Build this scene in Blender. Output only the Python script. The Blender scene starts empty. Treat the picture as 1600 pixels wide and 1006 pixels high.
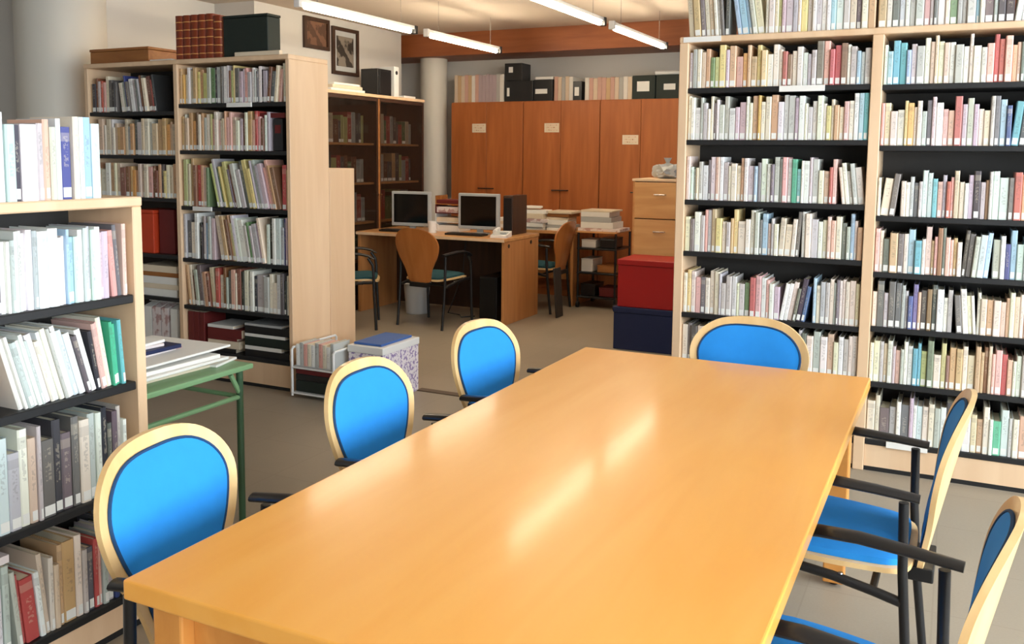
import bpy, bmesh, math, random
from mathutils import Vector, Matrix

random.seed(7)
SC = bpy.context.scene
COL = SC.collection
PI = math.pi

# ------------------------------------------------------------------ camera
F_PX, CX_PX, CY_PX, W_PX, H_PX = 1413.3, 800.0, 385.16, 1600.0, 1006.0
YAW, PITCH, ROLL, CAM_H = 0.45612, -0.10097, 0.00949, 1.5
fwd = Vector((-math.sin(YAW) * math.cos(PITCH), math.cos(YAW) * math.cos(PITCH), math.sin(PITCH)))
rt0 = Vector((math.cos(YAW), math.sin(YAW), 0))
up0 = rt0.cross(fwd)
rt = rt0 * math.cos(ROLL) + up0 * math.sin(ROLL)
up = up0 * math.cos(ROLL) - rt0 * math.sin(ROLL)
cam_data = bpy.data.cameras.new('camera')
cam = bpy.data.objects.new('camera', cam_data)
COL.objects.link(cam)
cam.matrix_world = Matrix(((rt.x, up.x, -fwd.x, 0), (rt.y, up.y, -fwd.y, 0), (rt.z, up.z, -fwd.z, CAM_H), (0, 0, 0, 1)))
cam_data.sensor_width = 36.0
cam_data.lens = F_PX / W_PX * 36.0
cam_data.shift_y = -(H_PX / 2 - CY_PX) / W_PX
cam_data.clip_start = 0.05
SC.camera = cam
CAM = Vector((0, 0, CAM_H))


def project(p):
    d = Vector(p) - CAM
    w = d.dot(fwd)
    return (CX_PX + F_PX * d.dot(rt) / w, CY_PX - F_PX * d.dot(up) / w, w)


# ------------------------------------------------------------------ view, world, daylight
vs = SC.view_settings
vs.view_transform = 'Standard'
vs.look = 'None'
vs.gamma = 1.0
vs.use_curve_mapping = False
vs.exposure = 0.75

world = bpy.data.worlds.new('daylight')
SC.world = world
world.use_nodes = True
bg = world.node_tree.nodes['Background']
bg.inputs[0].default_value = (0.82, 0.92, 1.0, 1)
bg.inputs[1].default_value = 10.0

RX0, RX1, RY0, RY1, RZ = -6.06, 2.6, -2.6, 9.3, 2.82      # the room
# window openings: (wall, along from, along to, z from, z to)
WIN_FRONT = []
WIN_RIGHT = [(-2.3, -0.1), (0.1, 2.2), (2.4, 4.4)]
WZ0, WZ1 = 0.8, 2.6


def portal(name, loc, rot, sx, sy):
    l = bpy.data.lights.new(name, 'AREA')
    l.shape = 'RECTANGLE'
    l.size, l.size_y = sx, sy
    l.cycles.is_portal = True
    o = bpy.data.objects.new(name, l)
    o.location, o.rotation_euler = loc, rot
    COL.objects.link(o)


for a, b in WIN_FRONT:
    portal('window_daylight', ((a + b) / 2, RY0 - 0.1, (WZ0 + WZ1) / 2), (PI / 2, 0, 0), b - a, WZ1 - WZ0)
for a, b in WIN_RIGHT:
    portal('window_daylight', (RX1 + 0.1, (a + b) / 2, (WZ0 + WZ1) / 2), (PI / 2, 0, PI / 2), b - a, WZ1 - WZ0)


# ------------------------------------------------------------------ colour and material helpers
def lin(c):
    return c / 12.92 if c <= 0.04045 else ((c + 0.055) / 1.055) ** 2.4


def rgb(r, g, b):
    return (lin(r / 255), lin(g / 255), lin(b / 255), 1)


def nodes_of(name):
    m = bpy.data.materials.new(name)
    m.use_nodes = True
    nt = m.node_tree
    return m, nt, nt.nodes['Principled BSDF'], nt.links


def plain(name, col, rough=0.5, metal=0.0, vary=0.06, scale=14, bump=0.0, coat=0.0):
    m, nt, p, L = nodes_of(name)
    p.inputs['Roughness'].default_value = rough
    p.inputs['Metallic'].default_value = metal
    if coat:
        p.inputs['Coat Weight'].default_value = coat
        p.inputs['Coat Roughness'].default_value = 0.12
    tc = nt.nodes.new('ShaderNodeTexCoord')
    nz = nt.nodes.new('ShaderNodeTexNoise')
    nz.inputs['Scale'].default_value = scale
    nz.inputs['Detail'].default_value = 4
    L.new(tc.outputs['Object'], nz.inputs['Vector'])
    mx = nt.nodes.new('ShaderNodeMix')
    mx.data_type = 'RGBA'
    mx.inputs[6].default_value = tuple(c * (1 - vary) for c in col[:3]) + (1,)
    mx.inputs[7].default_value = tuple(min(1, c * (1 + vary)) for c in col[:3]) + (1,)
    L.new(nz.outputs['Fac'], mx.inputs[0])
    L.new(mx.outputs[2], p.inputs['Base Color'])
    if bump:
        b = nt.nodes.new('ShaderNodeBump')
        b.inputs['Strength'].default_value = bump
        b.inputs['Distance'].default_value = 0.002
        n2 = nt.nodes.new('ShaderNodeTexNoise')
        n2.inputs['Scale'].default_value = scale * 25
        L.new(tc.outputs['Object'], n2.inputs['Vector'])
        L.new(n2.outputs['Fac'], b.inputs['Height'])
        L.new(b.outputs['Normal'], p.inputs['Normal'])
    return m


def wood(name, c0, c1, stretch=(14, 1.2, 14), rough=0.4, coat=0.0, fleck=0.0):
    m, nt, p, L = nodes_of(name)
    p.inputs['Roughness'].default_value = rough
    if coat:
        p.inputs['Coat Weight'].default_value = coat
        p.inputs['Coat Roughness'].default_value = 0.12
    tc = nt.nodes.new('ShaderNodeTexCoord')
    mp = nt.nodes.new('ShaderNodeMapping')
    mp.inputs['Scale'].default_value = stretch
    L.new(tc.outputs['Object'], mp.inputs['Vector'])
    nz = nt.nodes.new('ShaderNodeTexNoise')
    nz.inputs['Scale'].default_value = 1.6
    nz.inputs['Detail'].default_value = 6
    nz.inputs['Distortion'].default_value = 0.7
    L.new(mp.outputs['Vector'], nz.inputs['Vector'])
    cr = nt.nodes.new('ShaderNodeValToRGB')
    cr.color_ramp.elements[0].position = 0.3
    cr.color_ramp.elements[1].position = 0.72
    cr.color_ramp.elements[0].color = c0
    cr.color_ramp.elements[1].color = c1
    L.new(nz.outputs['Fac'], cr.inputs['Fac'])
    L.new(cr.outputs['Color'], p.inputs['Base Color'])
    return m


def emitter(name, col, strength):
    m, nt, p, L = nodes_of(name)
    p.inputs['Base Color'].default_value = col
    p.inputs['Emission Color'].default_value = col
    p.inputs['Emission Strength'].default_value = strength
    return m


M = {}
M['table'] = wood('honey_beech', rgb(238, 165, 70), rgb(244, 177, 86), (7, 1.0, 7), 0.34, 0.22)
M['table_edge'] = wood('honey_beech_edge', rgb(206, 136, 62), rgb(226, 158, 82), (9, 1.0, 9), 0.4)
M['birch'] = wood('pale_birch', rgb(222, 186, 148), rgb(236, 204, 168), (5, 5, 0.6), 0.45)
M['ply'] = wood('chair_plywood', rgb(226, 184, 124), rgb(242, 208, 152), (7, 7, 0.8), 0.35, 0.2)
M['cabinet'] = wood('red_cherry', rgb(158, 88, 42), rgb(182, 106, 54), (10, 10, 0.7), 0.45)
M['beam'] = wood('dark_cherry', rgb(134, 72, 36), rgb(158, 90, 48), (0.8, 9, 9), 0.5)
M['desk'] = wood('desk_beech', rgb(190, 134, 80), rgb(214, 160, 104), (1, 9, 9), 0.35, 0.15)
M['desk_side'] = wood('desk_side_beech', rgb(176, 116, 66), rgb(200, 142, 88), (9, 9, 0.8), 0.4)
M['drawer'] = wood('drawer_beech', rgb(206, 150, 92), rgb(224, 172, 114), (1, 9, 9), 0.4)
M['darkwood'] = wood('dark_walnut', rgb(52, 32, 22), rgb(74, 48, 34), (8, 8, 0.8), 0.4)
M['boxwood'] = wood('crate_wood', rgb(140, 84, 36), rgb(176, 116, 58), (1, 9, 9), 0.55)
M['blue'] = plain('blue_fabric', rgb(30, 142, 228), 0.85, vary=0.05, scale=30, bump=0.25)
M['piping'] = plain('dark_piping', rgb(14, 62, 104), 0.8, vary=0.05)
M['ply_dim'] = wood('dim_plywood', rgb(168, 100, 44), rgb(190, 122, 62), (7, 7, 0.8), 0.35, 0.2)  # chair plywood again, with the dimness at the desks put into its colour
M['black'] = plain('black_steel', rgb(22, 22, 24), 0.38, vary=0.1)
M['black_plastic'] = plain('black_plastic', rgb(26, 26, 28), 0.3, vary=0.1)
M['shelf_black'] = plain('black_shelf', rgb(24, 25, 27), 0.5, vary=0.15)
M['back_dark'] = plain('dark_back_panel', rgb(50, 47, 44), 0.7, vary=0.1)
M['chrome'] = plain('chrome', rgb(205, 205, 205), 0.25, 1.0, vary=0.02)
M['wall'] = plain('white_plaster', rgb(200, 196, 190), 0.85, vary=0.03, scale=3, bump=0.1)
M['ceiling'] = plain('ceiling_plaster', rgb(206, 192, 176), 0.9, vary=0.03, scale=3)
M['column'] = plain('column_paint', rgb(212, 206, 194), 0.6, vary=0.02, scale=3)
M['paper'] = plain('white_paper', rgb(236, 234, 228), 0.8, vary=0.03)
M['paper_warm'] = plain('cream_paper', rgb(226, 210, 184), 0.8, vary=0.05)
M['white_plastic'] = plain('white_plastic', rgb(232, 232, 230), 0.4, vary=0.02)
M['grey_plastic'] = plain('grey_plastic', rgb(176, 178, 178), 0.4, vary=0.03)
M['red'] = plain('red_lacquer', rgb(168, 20, 20), 0.45, vary=0.05)
M['navy'] = plain('navy_lacquer', rgb(18, 32, 74), 0.5, vary=0.06)
M['green_metal'] = plain('green_enamel', rgb(128, 170, 124), 0.35, vary=0.05)
M['green_dark'] = plain('dark_green_enamel', rgb(58, 92, 64), 0.35, vary=0.06)
M['green_card'] = plain('dark_green_card', rgb(24, 36, 30), 0.6, vary=0.12)
M['leather'] = plain('orange_leather', rgb(132, 52, 20), 0.5, vary=0.2, scale=25, bump=0.3)
M['gilt'] = plain('gilt_bands', rgb(216, 150, 84), 0.4, vary=0.08)
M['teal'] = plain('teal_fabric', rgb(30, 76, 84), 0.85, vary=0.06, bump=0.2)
M['orange_card'] = plain('orange_card', rgb(196, 62, 24), 0.6, vary=0.08)
M['maroon'] = plain('maroon_card', rgb(104, 28, 26), 0.6, vary=0.1)
M['screen'] = plain('dark_screen', rgb(10, 12, 13), 0.12, vary=0.05)
M['trim'] = plain('floor_strip', rgb(92, 74, 58), 0.5, vary=0.1)
M['tube'] = emitter('lamp_tube', (1.0, 0.86, 0.64, 1), 34.0)


def glass_mat(name, tint, rough=0.05, alpha=0.35):
    m, nt, p, L = nodes_of(name)
    p.inputs['Base Color'].default_value = tint
    p.inputs['Roughness'].default_value = rough
    p.inputs['Alpha'].default_value = alpha
    return m


M['smoked'] = glass_mat('smoked_glass', rgb(40, 32, 26), 0.06, 0.36)
M['clear'] = glass_mat('window_glass', rgb(230, 238, 240), 0.02, 0.06)


def floor_mat():
    m, nt, p, L = nodes_of('floor_terrazzo')
    p.inputs['Roughness'].default_value = 0.42
    tc = nt.nodes.new('ShaderNodeTexCoord')
    n1 = nt.nodes.new('ShaderNodeTexNoise')
    n1.inputs['Scale'].default_value = 2.2
    n1.inputs['Detail'].default_value = 5
    n2 = nt.nodes.new('ShaderNodeTexNoise')
    n2.inputs['Scale'].default_value = 120
    L.new(tc.outputs['Object'], n1.inputs['Vector'])
    L.new(tc.outputs['Object'], n2.inputs['Vector'])
    br = nt.nodes.new('ShaderNodeTexBrick')
    br.offset = 0.0
    br.inputs['Scale'].default_value = 1.0
    br.inputs['Brick Width'].default_value = 0.4
    br.inputs['Row Height'].default_value = 0.4
    br.inputs['Mortar Size'].default_value = 0.003
    br.inputs['Color1'].default_value = rgb(158, 147, 130)
    br.inputs['Color2'].default_value = rgb(155, 144, 127)
    br.inputs['Mortar'].default_value = rgb(150, 139, 122)
    L.new(tc.outputs['Object'], br.inputs['Vector'])
    ad = nt.nodes.new('ShaderNodeMix')
    ad.data_type = 'RGBA'
    ad.blend_type = 'MULTIPLY'
    ad.inputs[0].default_value = 0.35
    L.new(br.outputs['Color'], ad.inputs[6])
    mix = nt.nodes.new('ShaderNodeMix')
    mix.data_type = 'RGBA'
    mix.inputs[0].default_value = 0.4
    L.new(n1.outputs['Fac'], mix.inputs[6])
    L.new(n2.outputs['Fac'], mix.inputs[7])
    g = nt.nodes.new('ShaderNodeMath')
    g.operation = 'MULTIPLY_ADD'
    g.inputs[1].default_value = 0.9
    g.inputs[2].default_value = 0.55
    L.new(mix.outputs[2], g.inputs[0])
    L.new(g.outputs[0], ad.inputs[7])
    L.new(ad.outputs[2], p.inputs['Base Color'])
    return m


M['floor'] = floor_mat()


def book_mat():
    m, nt, p, L = nodes_of('book_cover')
    p.inputs['Roughness'].default_value = 0.42
    N = nt.nodes.new
    at = N('ShaderNodeAttribute')
    at.attribute_name = 'Col'
    uv = N('ShaderNodeUVMap')
    uv.uv_map = 'UVMap'
    sep = N('ShaderNodeSeparateXYZ')
    L.new(uv.outputs['UV'], sep.inputs[0])

    def math_node(op, a, b=None, c=None):
        n = N('ShaderNodeMath')
        n.operation = op
        for i, v in enumerate((a, b, c)):
            if v is None:
                continue
            if isinstance(v, (int, float)):
                n.inputs[i].default_value = v
            else:
                L.new(v, n.inputs[i])
        return n.outputs[0]
    u, v = sep.outputs['X'], sep.outputs['Y']
    seed = math_node('MULTIPLY', at.outputs['Alpha'], 57.0)
    # lettering along the spine: broken up marks in a band of the spine
    cv = N('ShaderNodeCombineXYZ')
    L.new(math_node('MULTIPLY', u, 2.2), cv.inputs[0])
    L.new(math_node('MULTIPLY', v, 17.0), cv.inputs[1])
    L.new(seed, cv.inputs[2])
    nz = N('ShaderNodeTexNoise')
    nz.inputs['Scale'].default_value = 1.5
    nz.inputs['Detail'].default_value = 3
    L.new(cv.outputs[0], nz.inputs['Vector'])
    marks = math_node('GREATER_THAN', nz.outputs['Fac'], 0.52)
    fr = math_node('FRACT', math_node('MULTIPLY', at.outputs['Alpha'], 7.31))
    lo = math_node('MULTIPLY_ADD', fr, 0.25, 0.25)
    hi = math_node('ADD', lo, 0.42)
    m1 = math_node('MULTIPLY', math_node('GREATER_THAN', v, lo), math_node('LESS_THAN', v, hi))
    m2 = math_node('MULTIPLY', math_node('GREATER_THAN', u, 0.28), math_node('LESS_THAN', u, 0.72))
    mask = math_node('MULTIPLY', math_node('MULTIPLY', m1, m2), marks)
    # second colour band on some spines
    fr2 = math_node('FRACT', math_node('MULTIPLY', at.outputs['Alpha'], 13.7))
    band = math_node('MULTIPLY', math_node('GREATER_THAN', fr2, 0.72),
                     math_node('MULTIPLY', math_node('GREATER_THAN', v, 0.80), math_node('LESS_THAN', v, 0.92)))
    bw = N('ShaderNodeRGBToBW')
    L.new(at.outputs['Color'], bw.inputs[0])
    light = math_node('GREATER_THAN', bw.outputs[0], 0.22)
    ink = N('ShaderNodeMix')
    ink.data_type = 'RGBA'
    ink.inputs[6].default_value = rgb(226, 214, 190)
    ink.inputs[7].default_value = rgb(84, 78, 78)
    L.new(light, ink.inputs[0])
    mx = N('ShaderNodeMix')
    mx.data_type = 'RGBA'
    L.new(math_node('MULTIPLY', mask, 0.26), mx.inputs[0])
    L.new(at.outputs['Color'], mx.inputs[6])
    L.new(ink.outputs[2], mx.inputs[7])
    mx2 = N('ShaderNodeMix')
    mx2.data_type = 'RGBA'
    L.new(math_node('MULTIPLY', band, 0.22), mx2.inputs[0])
    L.new(mx.outputs[2], mx2.inputs[6])
    L.new(ink.outputs[2], mx2.inputs[7])
    L.new(mx2.outputs[2], p.inputs['Base Color'])
    return m


M['book'] = book_mat()


def print_mat(name, base, ink, scale, thr, rough=0.6):
    """printed paper or cloth: scattered blots of a second colour"""
    m, nt, p, L = nodes_of(name)
    p.inputs['Roughness'].default_value = rough
    tc = nt.nodes.new('ShaderNodeTexCoord')
    nz = nt.nodes.new('ShaderNodeTexNoise')
    nz.inputs['Scale'].default_value = scale
    nz.inputs['Detail'].default_value = 3
    L.new(tc.outputs['Object'], nz.inputs['Vector'])
    cr = nt.nodes.new('ShaderNodeValToRGB')
    cr.color_ramp.interpolation = 'EASE'
    cr.color_ramp.elements[0].position = thr - 0.04
    cr.color_ramp.elements[1].position = thr + 0.04
    cr.color_ramp.elements[0].color = base
    cr.color_ramp.elements[1].color = ink
    L.new(nz.outputs['Fac'], cr.inputs['Fac'])
    L.new(cr.outputs['Color'], p.inputs['Base Color'])
    return m


M['floral'] = print_mat('floral_print', rgb(232, 224, 228), rgb(150, 130, 176), 48, 0.54)
M['blue_card'] = plain('blue_card', rgb(58, 98, 168), 0.5, vary=0.06)
M['notice'] = print_mat('notice_print', rgb(226, 200, 170), rgb(170, 110, 80), 60, 0.6)
M['portrait'] = print_mat('portrait_print', rgb(128, 118, 106), rgb(52, 44, 38), 9, 0.5)
M['portrait_brown'] = print_mat('brown_print', rgb(120, 84, 62), rgb(84, 56, 40), 12, 0.5)
M['magazine'] = print_mat('magazine_print', rgb(228, 216, 214), rgb(186, 150, 146), 14, 0.56)


# ------------------------------------------------------------------ mesh helpers
class MB:
    def __init__(self):
        self.v, self.f = [], []

    def add(self, verts, faces):
        n = len(self.v)
        self.v += [tuple(p) for p in verts]
        self.f += [tuple(i + n for i in f) for f in faces]
        return self

    def box(self, x0, y0, z0, x1, y1, z1):
        return self.add([(x0, y0, z0), (x1, y0, z0), (x1, y1, z0), (x0, y1, z0), (x0, y0, z1), (x1, y0, z1), (x1, y1, z1), (x0, y1, z1)],
                        [(0, 3, 2, 1), (4, 5, 6, 7), (0, 1, 5, 4), (1, 2, 6, 5), (2, 3, 7, 6), (3, 0, 4, 7)])

    def rbox(self, x0, y0, z0, x1, y1, z1, r=0.004, seg=2):
        bm = bmesh.new()
        bmesh.ops.create_cube(bm, size=1)
        for p in bm.verts:
            p.co = Vector(((x0 + x1) / 2 + p.co.x * (x1 - x0), (y0 + y1) / 2 + p.co.y * (y1 - y0), (z0 + z1) / 2 + p.co.z * (z1 - z0)))
        bmesh.ops.bevel(bm, geom=list(bm.edges), offset=r, segments=seg, affect='EDGES', profile=0.5)
        bm.verts.index_update()
        self.add([p.co[:] for p in bm.verts], [[q.index for q in f.verts] for f in bm.faces])
        bm.free()
        return self

    def tube(self, pts, r, n=10, cap=True, flat=1.0):
        pts = [Vector(p) for p in pts]
        rs = r if isinstance(r, (list, tuple)) else [r] * len(pts)
        rings = []
        ref = None
        for i, p in enumerate(pts):
            t = (pts[min(i + 1, len(pts) - 1)] - pts[max(i - 1, 0)]).normalized()
            if ref is None:
                ref = Vector((0, 0, 1)) if abs(t.z) < 0.9 else Vector((0, 1, 0))
            a = t.cross(ref).normalized()
            b = a.cross(t).normalized()
            ref = b
            rings.append([p + (a * math.cos(2 * PI * k / n) + b * math.sin(2 * PI * k / n) * flat) * rs[i] for k in range(n)])
        vv = [q for ring in rings for q in ring]
        ff = []
        for i in range(len(rings) - 1):
            for k in range(n):
                k2 = (k + 1) % n
                ff.append((i * n + k, i * n + k2, (i + 1) * n + k2, (i + 1) * n + k))
        if cap:
            ff.append(tuple(range(n - 1, -1, -1)))
            ff.append(tuple((len(rings) - 1) * n + k for k in range(n)))
        return self.add(vv, ff)

    def prism(self, outline, lo, hi, axis='z'):
        """outline of 2D points swept along an axis"""
        n = len(outline)

        def P(a, b, h):
            return {'z': (a, b, h), 'x': (h, a, b), 'y': (a, h, b)}[axis]
        vv = [P(a, b, lo) for a, b in outline] + [P(a, b, hi) for a, b in outline]
        ff = [tuple(range(n - 1, -1, -1)), tuple(range(n, 2 * n))]
        for i in range(n):
            j = (i + 1) % n
            ff.append((i, j, n + j, n + i))
        return self.add(vv, ff)

    def lathe(self, prof, c=(0, 0, 0), n=24):
        vv, ff = [], []
        for r, z in prof:
            for k in range(n):
                a = 2 * PI * k / n
                vv.append((c[0] + r * math.cos(a), c[1] + r * math.sin(a), c[2] + z))
        for i in range(len(prof) - 1):
            for k in range(n):
                k2 = (k + 1) % n
                ff.append((i * n + k, i * n + k2, (i + 1) * n + k2, (i + 1) * n + k))
        ff.append(tuple(range(n - 1, -1, -1)))
        ff.append(tuple((len(prof) - 1) * n + k for k in range(n)))
        return self.add(vv, ff)


def B(*a):
    return MB().box(*a)


def RB(*a, **k):
    return MB().rbox(*a, **k)


def mesh_from(name, mb, mat, smooth=False):
    me = bpy.data.meshes.new(name)
    me.from_pydata(mb.v, [], mb.f)
    bm = bmesh.new()
    bm.from_mesh(me)
    bmesh.ops.recalc_face_normals(bm, faces=bm.faces)
    bm.to_mesh(me)
    bm.free()
    if smooth:
        me.polygons.foreach_set('use_smooth', [True] * len(me.polygons))
        me.set_sharp_from_angle(angle=math.radians(40))
    me.materials.append(mat if not isinstance(mat, str) else M[mat])
    me.update()
    return me


def obj(name, mb, mat, parent=None, smooth=False):
    o = bpy.data.objects.new(name, mb if isinstance(mb, bpy.types.Mesh) else mesh_from(name, mb, mat, smooth))
    COL.objects.link(o)
    if parent is not None:
        o.parent = parent
    return o


def tag(o, label, cat, group=None, kind=None):
    o['label'] = label
    o['category'] = cat
    if group:
        o['group'] = group
    if kind:
        o['kind'] = kind
    return o


def thing(name, label, cat, loc=(0, 0, 0), rz=0.0, group=None):
    o = bpy.data.objects.new(name, None)
    o.empty_display_size = 0.05
    COL.objects.link(o)
    o.location = loc
    o.rotation_euler = (0, 0, rz)
    return tag(o, label, cat, group)


def struct(name, mb, mat, smooth=False, parent=None):
    o = obj(name, mb, mat, parent, smooth)
    if parent is None:
        o['kind'] = 'structure'
    return o


def copy_tree(o, parent=None):
    c = o.copy()
    COL.objects.link(c)
    c.parent = parent
    for ch in list(o.children):
        copy_tree(ch, c)
    return c


def at(o, loc, rz=0.0):
    o.location = loc
    o.rotation_euler = (0, 0, rz)
    return o


# ------------------------------------------------------------------ the room
LX = -7.2                                                # the near part of the left wall stands further out
PWX = -5.60                                              # part of the left wall that steps forward
struct('floor', B(LX - .2, RY0 - .2, -0.1, RX1 + .2, RY1 + .2, 0), 'floor')
struct('ceiling', B(LX - .2, RY0 - .2, RZ, RX1 + .2, RY1 + .2, RZ + .1), 'ceiling')
struct('wall_left', B(LX - .2, RY0, 0, LX, 4.55, RZ).box(LX - .2, 4.55, 0, RX0, RY1, RZ).box(RX0, 6.25, 0, PWX, 8.585, RZ), 'wall')
struct('wall_back', B(RX0, RY1, 0, RX1, RY1 + .2, RZ), 'wall')


def wall_with_windows(name, spans, lo, hi, make):
    mb = MB()
    make(mb, lo, hi, 0, WZ0)
    make(mb, lo, hi, WZ1, RZ)
    e = [lo] + [q for s in spans for q in s] + [hi]
    for i in range(0, len(e), 2):
        make(mb, e[i], e[i + 1], WZ0, WZ1)
    return struct(name, mb, 'wall')


wall_with_windows('wall_front', WIN_FRONT, LX, RX1, lambda mb, a, b, z0, z1: mb.box(a, RY0 - .2, z0, b, RY0, z1))
wall_with_windows('wall_right', WIN_RIGHT, RY0, RY1, lambda mb, a, b, z0, z1: mb.box(RX1, a, z0, RX1 + .2, b, z1))
wn = 0
for spans, is_front in ((WIN_FRONT, True), (WIN_RIGHT, False)):
    for a, b in spans:
        wn += 1
        fr, gl = MB(), MB()
        mid = (a + b) / 2

        def put(mb, p0, p1, z0, z1, d=0.05):
            if is_front:
                mb.box(p0, RY0 - .12, z0, p1, RY0 - .12 + d, z1)
            else:
                mb.box(RX1 + .07, p0, z0, RX1 + .07 + d, p1, z1)
        for p0, p1, z0, z1 in ((a, a + .05, WZ0, WZ1), (b - .05, b, WZ0, WZ1), (mid - .03, mid + .03, WZ0 + .05, WZ1 - .05), (a + .05, b - .05, WZ0, WZ0 + .05), (a + .05, b - .05, WZ1 - .05, WZ1)):
            put(fr, p0, p1, z0, z1)
        w = struct('window_%d' % wn, fr, 'white_plastic')
        for p0, p1 in ((a + .05, mid - .03), (mid + .03, b - .05)):
            gl = MB()
            if is_front:
                gl.box(p0, RY0 - .10, WZ0 + .05, p1, RY0 - .094, WZ1 - .05)
            else:
                gl.box(RX1 + .09, p0, WZ0 + .05, RX1 + .096, p1, WZ1 - .05)
            obj('pane', gl, 'clear', w)

# pilaster, round columns, wood-clad beam, floor strip
struct('pilaster', B(RX0, 4.98, 0, RX0 + .12, 5.2, RZ), 'wall')
struct('round_column', MB().lathe([(.31, 0), (.31, RZ - .16), (.33, RZ - .15), (.33, RZ)], (-5.98, 4.62, 0), 40), 'column', True)
struct('round_column', MB().lathe([(.155, 0), (.155, 2.575)], (-5.43, 9.0, 0), 32), 'column', True)
struct('beam', B(RX0, 8.72, 2.575, RX1, RY1, RZ), 'beam')
struct('trim_1', B(-3.02, 4.80, 0, -1.30, 4.86, .006), 'trim')
struct('baseboard_left', B(LX, RY0, 0, LX + .015, 4.55, .08).box(LX + .015, 4.535, 0, RX0, 4.55, .08).box(PWX, 6.25, 0, PWX + .015, 8.585, .08), 'cabinet')
struct('baseboard_back', B(RX0, RY1 - .015, 0, RX1, RY1, .08), 'cabinet')

# ------------------------------------------------------------------ linear ceiling lamps
def lamp(x, y0, y1, label):
    z = 2.52
    t = thing('linear_lamp', label, 'ceiling lamp', (x, (y0 + y1) / 2, z), 0, 'suspended linear lamps')
    h = (y1 - y0) / 2
    obj('housing', RB(-.013, -h - .06, .012, .013, h + .06, .04, r=.004), 'white_plastic', t)
    obj('tube', MB().tube([(0, -h, -.009), (0, h, -.009)], .020, 12), 'tube', t, True)
    for s in (-1, 1):
        obj('end_cap', RB(-.024, s * (h + .075) - .018, -.025, .024, s * (h + .075) + .018, .042, r=.005), 'white_plastic' if s < 0 else 'black_plastic', t)
        obj('wire', MB().tube([(0, s * h * .8, .04), (0, s * h * .8, RZ - z)], .003, 6), 'chrome', t)
    return t


lamp(-4.13, 5.12, 6.46, 'linear lamp hanging beside the framed pictures above the broad end panel')
lamp(-4.13, 6.80, 8.02, 'linear lamp hanging above the desk with the monitors')
lamp(-2.52, 5.17, 6.62, 'linear lamp crossing the ceiling in front of the red cabinets')
lamp(-2.52, 6.97, 8.28, 'linear lamp ending near the drawer unit and the wooden beam')


# ------------------------------------------------------------------ bookcases
# local frame of a case: x along the shelves, y = 0 at the front and growing to the back
CASES = {}


def case_matrix(loc, rz):
    return Matrix.Translation(Vector(loc)) @ Matrix.Rotation(rz, 4, 'Z')


def bookcase(key, label, loc, rz, uprights, height, depth, bays, top_over=0.0, kick=0.12, up_depth=None, top_to=None):
    """uprights: (x0, x1) of each upright; bays: shelf surface heights for each bay"""
    t = thing('bookcase', label, 'bookcase', loc, rz)
    for i, (a, b) in enumerate(uprights):
        obj('upright', RB(a, 0, 0, b, depth, height - .03, r=.003, seg=1), 'birch', t)
    x0, x1 = uprights[0][0], uprights[-1][1]
    obj('top_board', RB(x0, -.004, height - .03, x1, depth, height, r=.004, seg=1), 'birch', t)
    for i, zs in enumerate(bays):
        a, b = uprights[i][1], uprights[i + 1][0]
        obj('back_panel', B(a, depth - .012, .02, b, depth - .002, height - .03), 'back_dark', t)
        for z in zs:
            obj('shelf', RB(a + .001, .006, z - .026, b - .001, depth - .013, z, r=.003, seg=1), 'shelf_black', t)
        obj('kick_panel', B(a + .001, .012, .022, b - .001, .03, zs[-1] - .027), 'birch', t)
        obj('base_strip', B(a + .001, .014, 0, b - .001, .03, .0215), 'shelf_black', t)  # black strip drawn in for the shadow line between kick panel and floor
    CASES[key] = dict(m=case_matrix(loc, rz), up=uprights, bays=bays, h=height, obj=t)
    return t


# tall case behind the table: front at Y = 4.56
tall = bookcase('tall', 'tall pale wood bookcase with black shelves standing behind the long table', (-1.30, 4.56, 0), 0,
                [(0, .045), (.913, .963), (1.826, 1.87)], 2.10, .30,
                [[1.845, 1.585, 1.28, 1.015, .695, .437, .15], [1.84, 1.56, 1.232, .966, .705, .438, .155]])
obj('shelf_label', B(.50, -.006, 1.817, .71, .005, 1.845), 'paper', tall)
obj('shelf_label', B(.02, -.008, 2.072, .21, -.0045, 2.098), 'paper', tall)
obj('shelf_label', B(1.06, -.004, .128, 1.24, .005, .156), 'paper', tall)

# case across the left part of the room, front at Y = 4.39
mid = bookcase('mid', 'tall pale wood bookcase with leather volumes on top and broad end panel', (-5.47, 4.39, 0), 0,
               [(0, .035), (.84, .875), (1.77, 1.80)], 2.095, .38,
               [[1.765, 1.475, 1.19, .81, .52, .19], [1.81, 1.51, 1.145, .80, .485, .19]])
obj('shelf_label', B(1.30, -.006, 1.783, 1.50, .005, 1.81), 'paper', mid)
obj('shelf_label', B(.99, -.006, 1.118, 1.15, .005, 1.145), 'paper', mid)

# low case back to back with it: only its end and top show
low = thing('bookcase', 'lower pale wood bookcase backing onto the tall one with broad end panel', 'bookcase', (-5.47, 4.775, 0))
obj('end_panel', RB(1.77, 0, 0, 1.80, .27, 1.40, r=.003, seg=1), 'birch', low)
obj('end_panel', RB(0, 0, 0, .03, .27, 1.40, r=.003, seg=1), 'birch', low)
obj('top_board', RB(.03, 0, 1.37, 1.77, .27, 1.40, r=.003, seg=1), 'birch', low)
obj('back_panel', B(.03, 0, .05, 1.77, .012, 1.37), 'birch', low)
for z in (.1, .42, .74, 1.06):
    obj('shelf', B(.03, .013, z - .02, 1.77, .26, z), 'birch', low)

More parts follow.
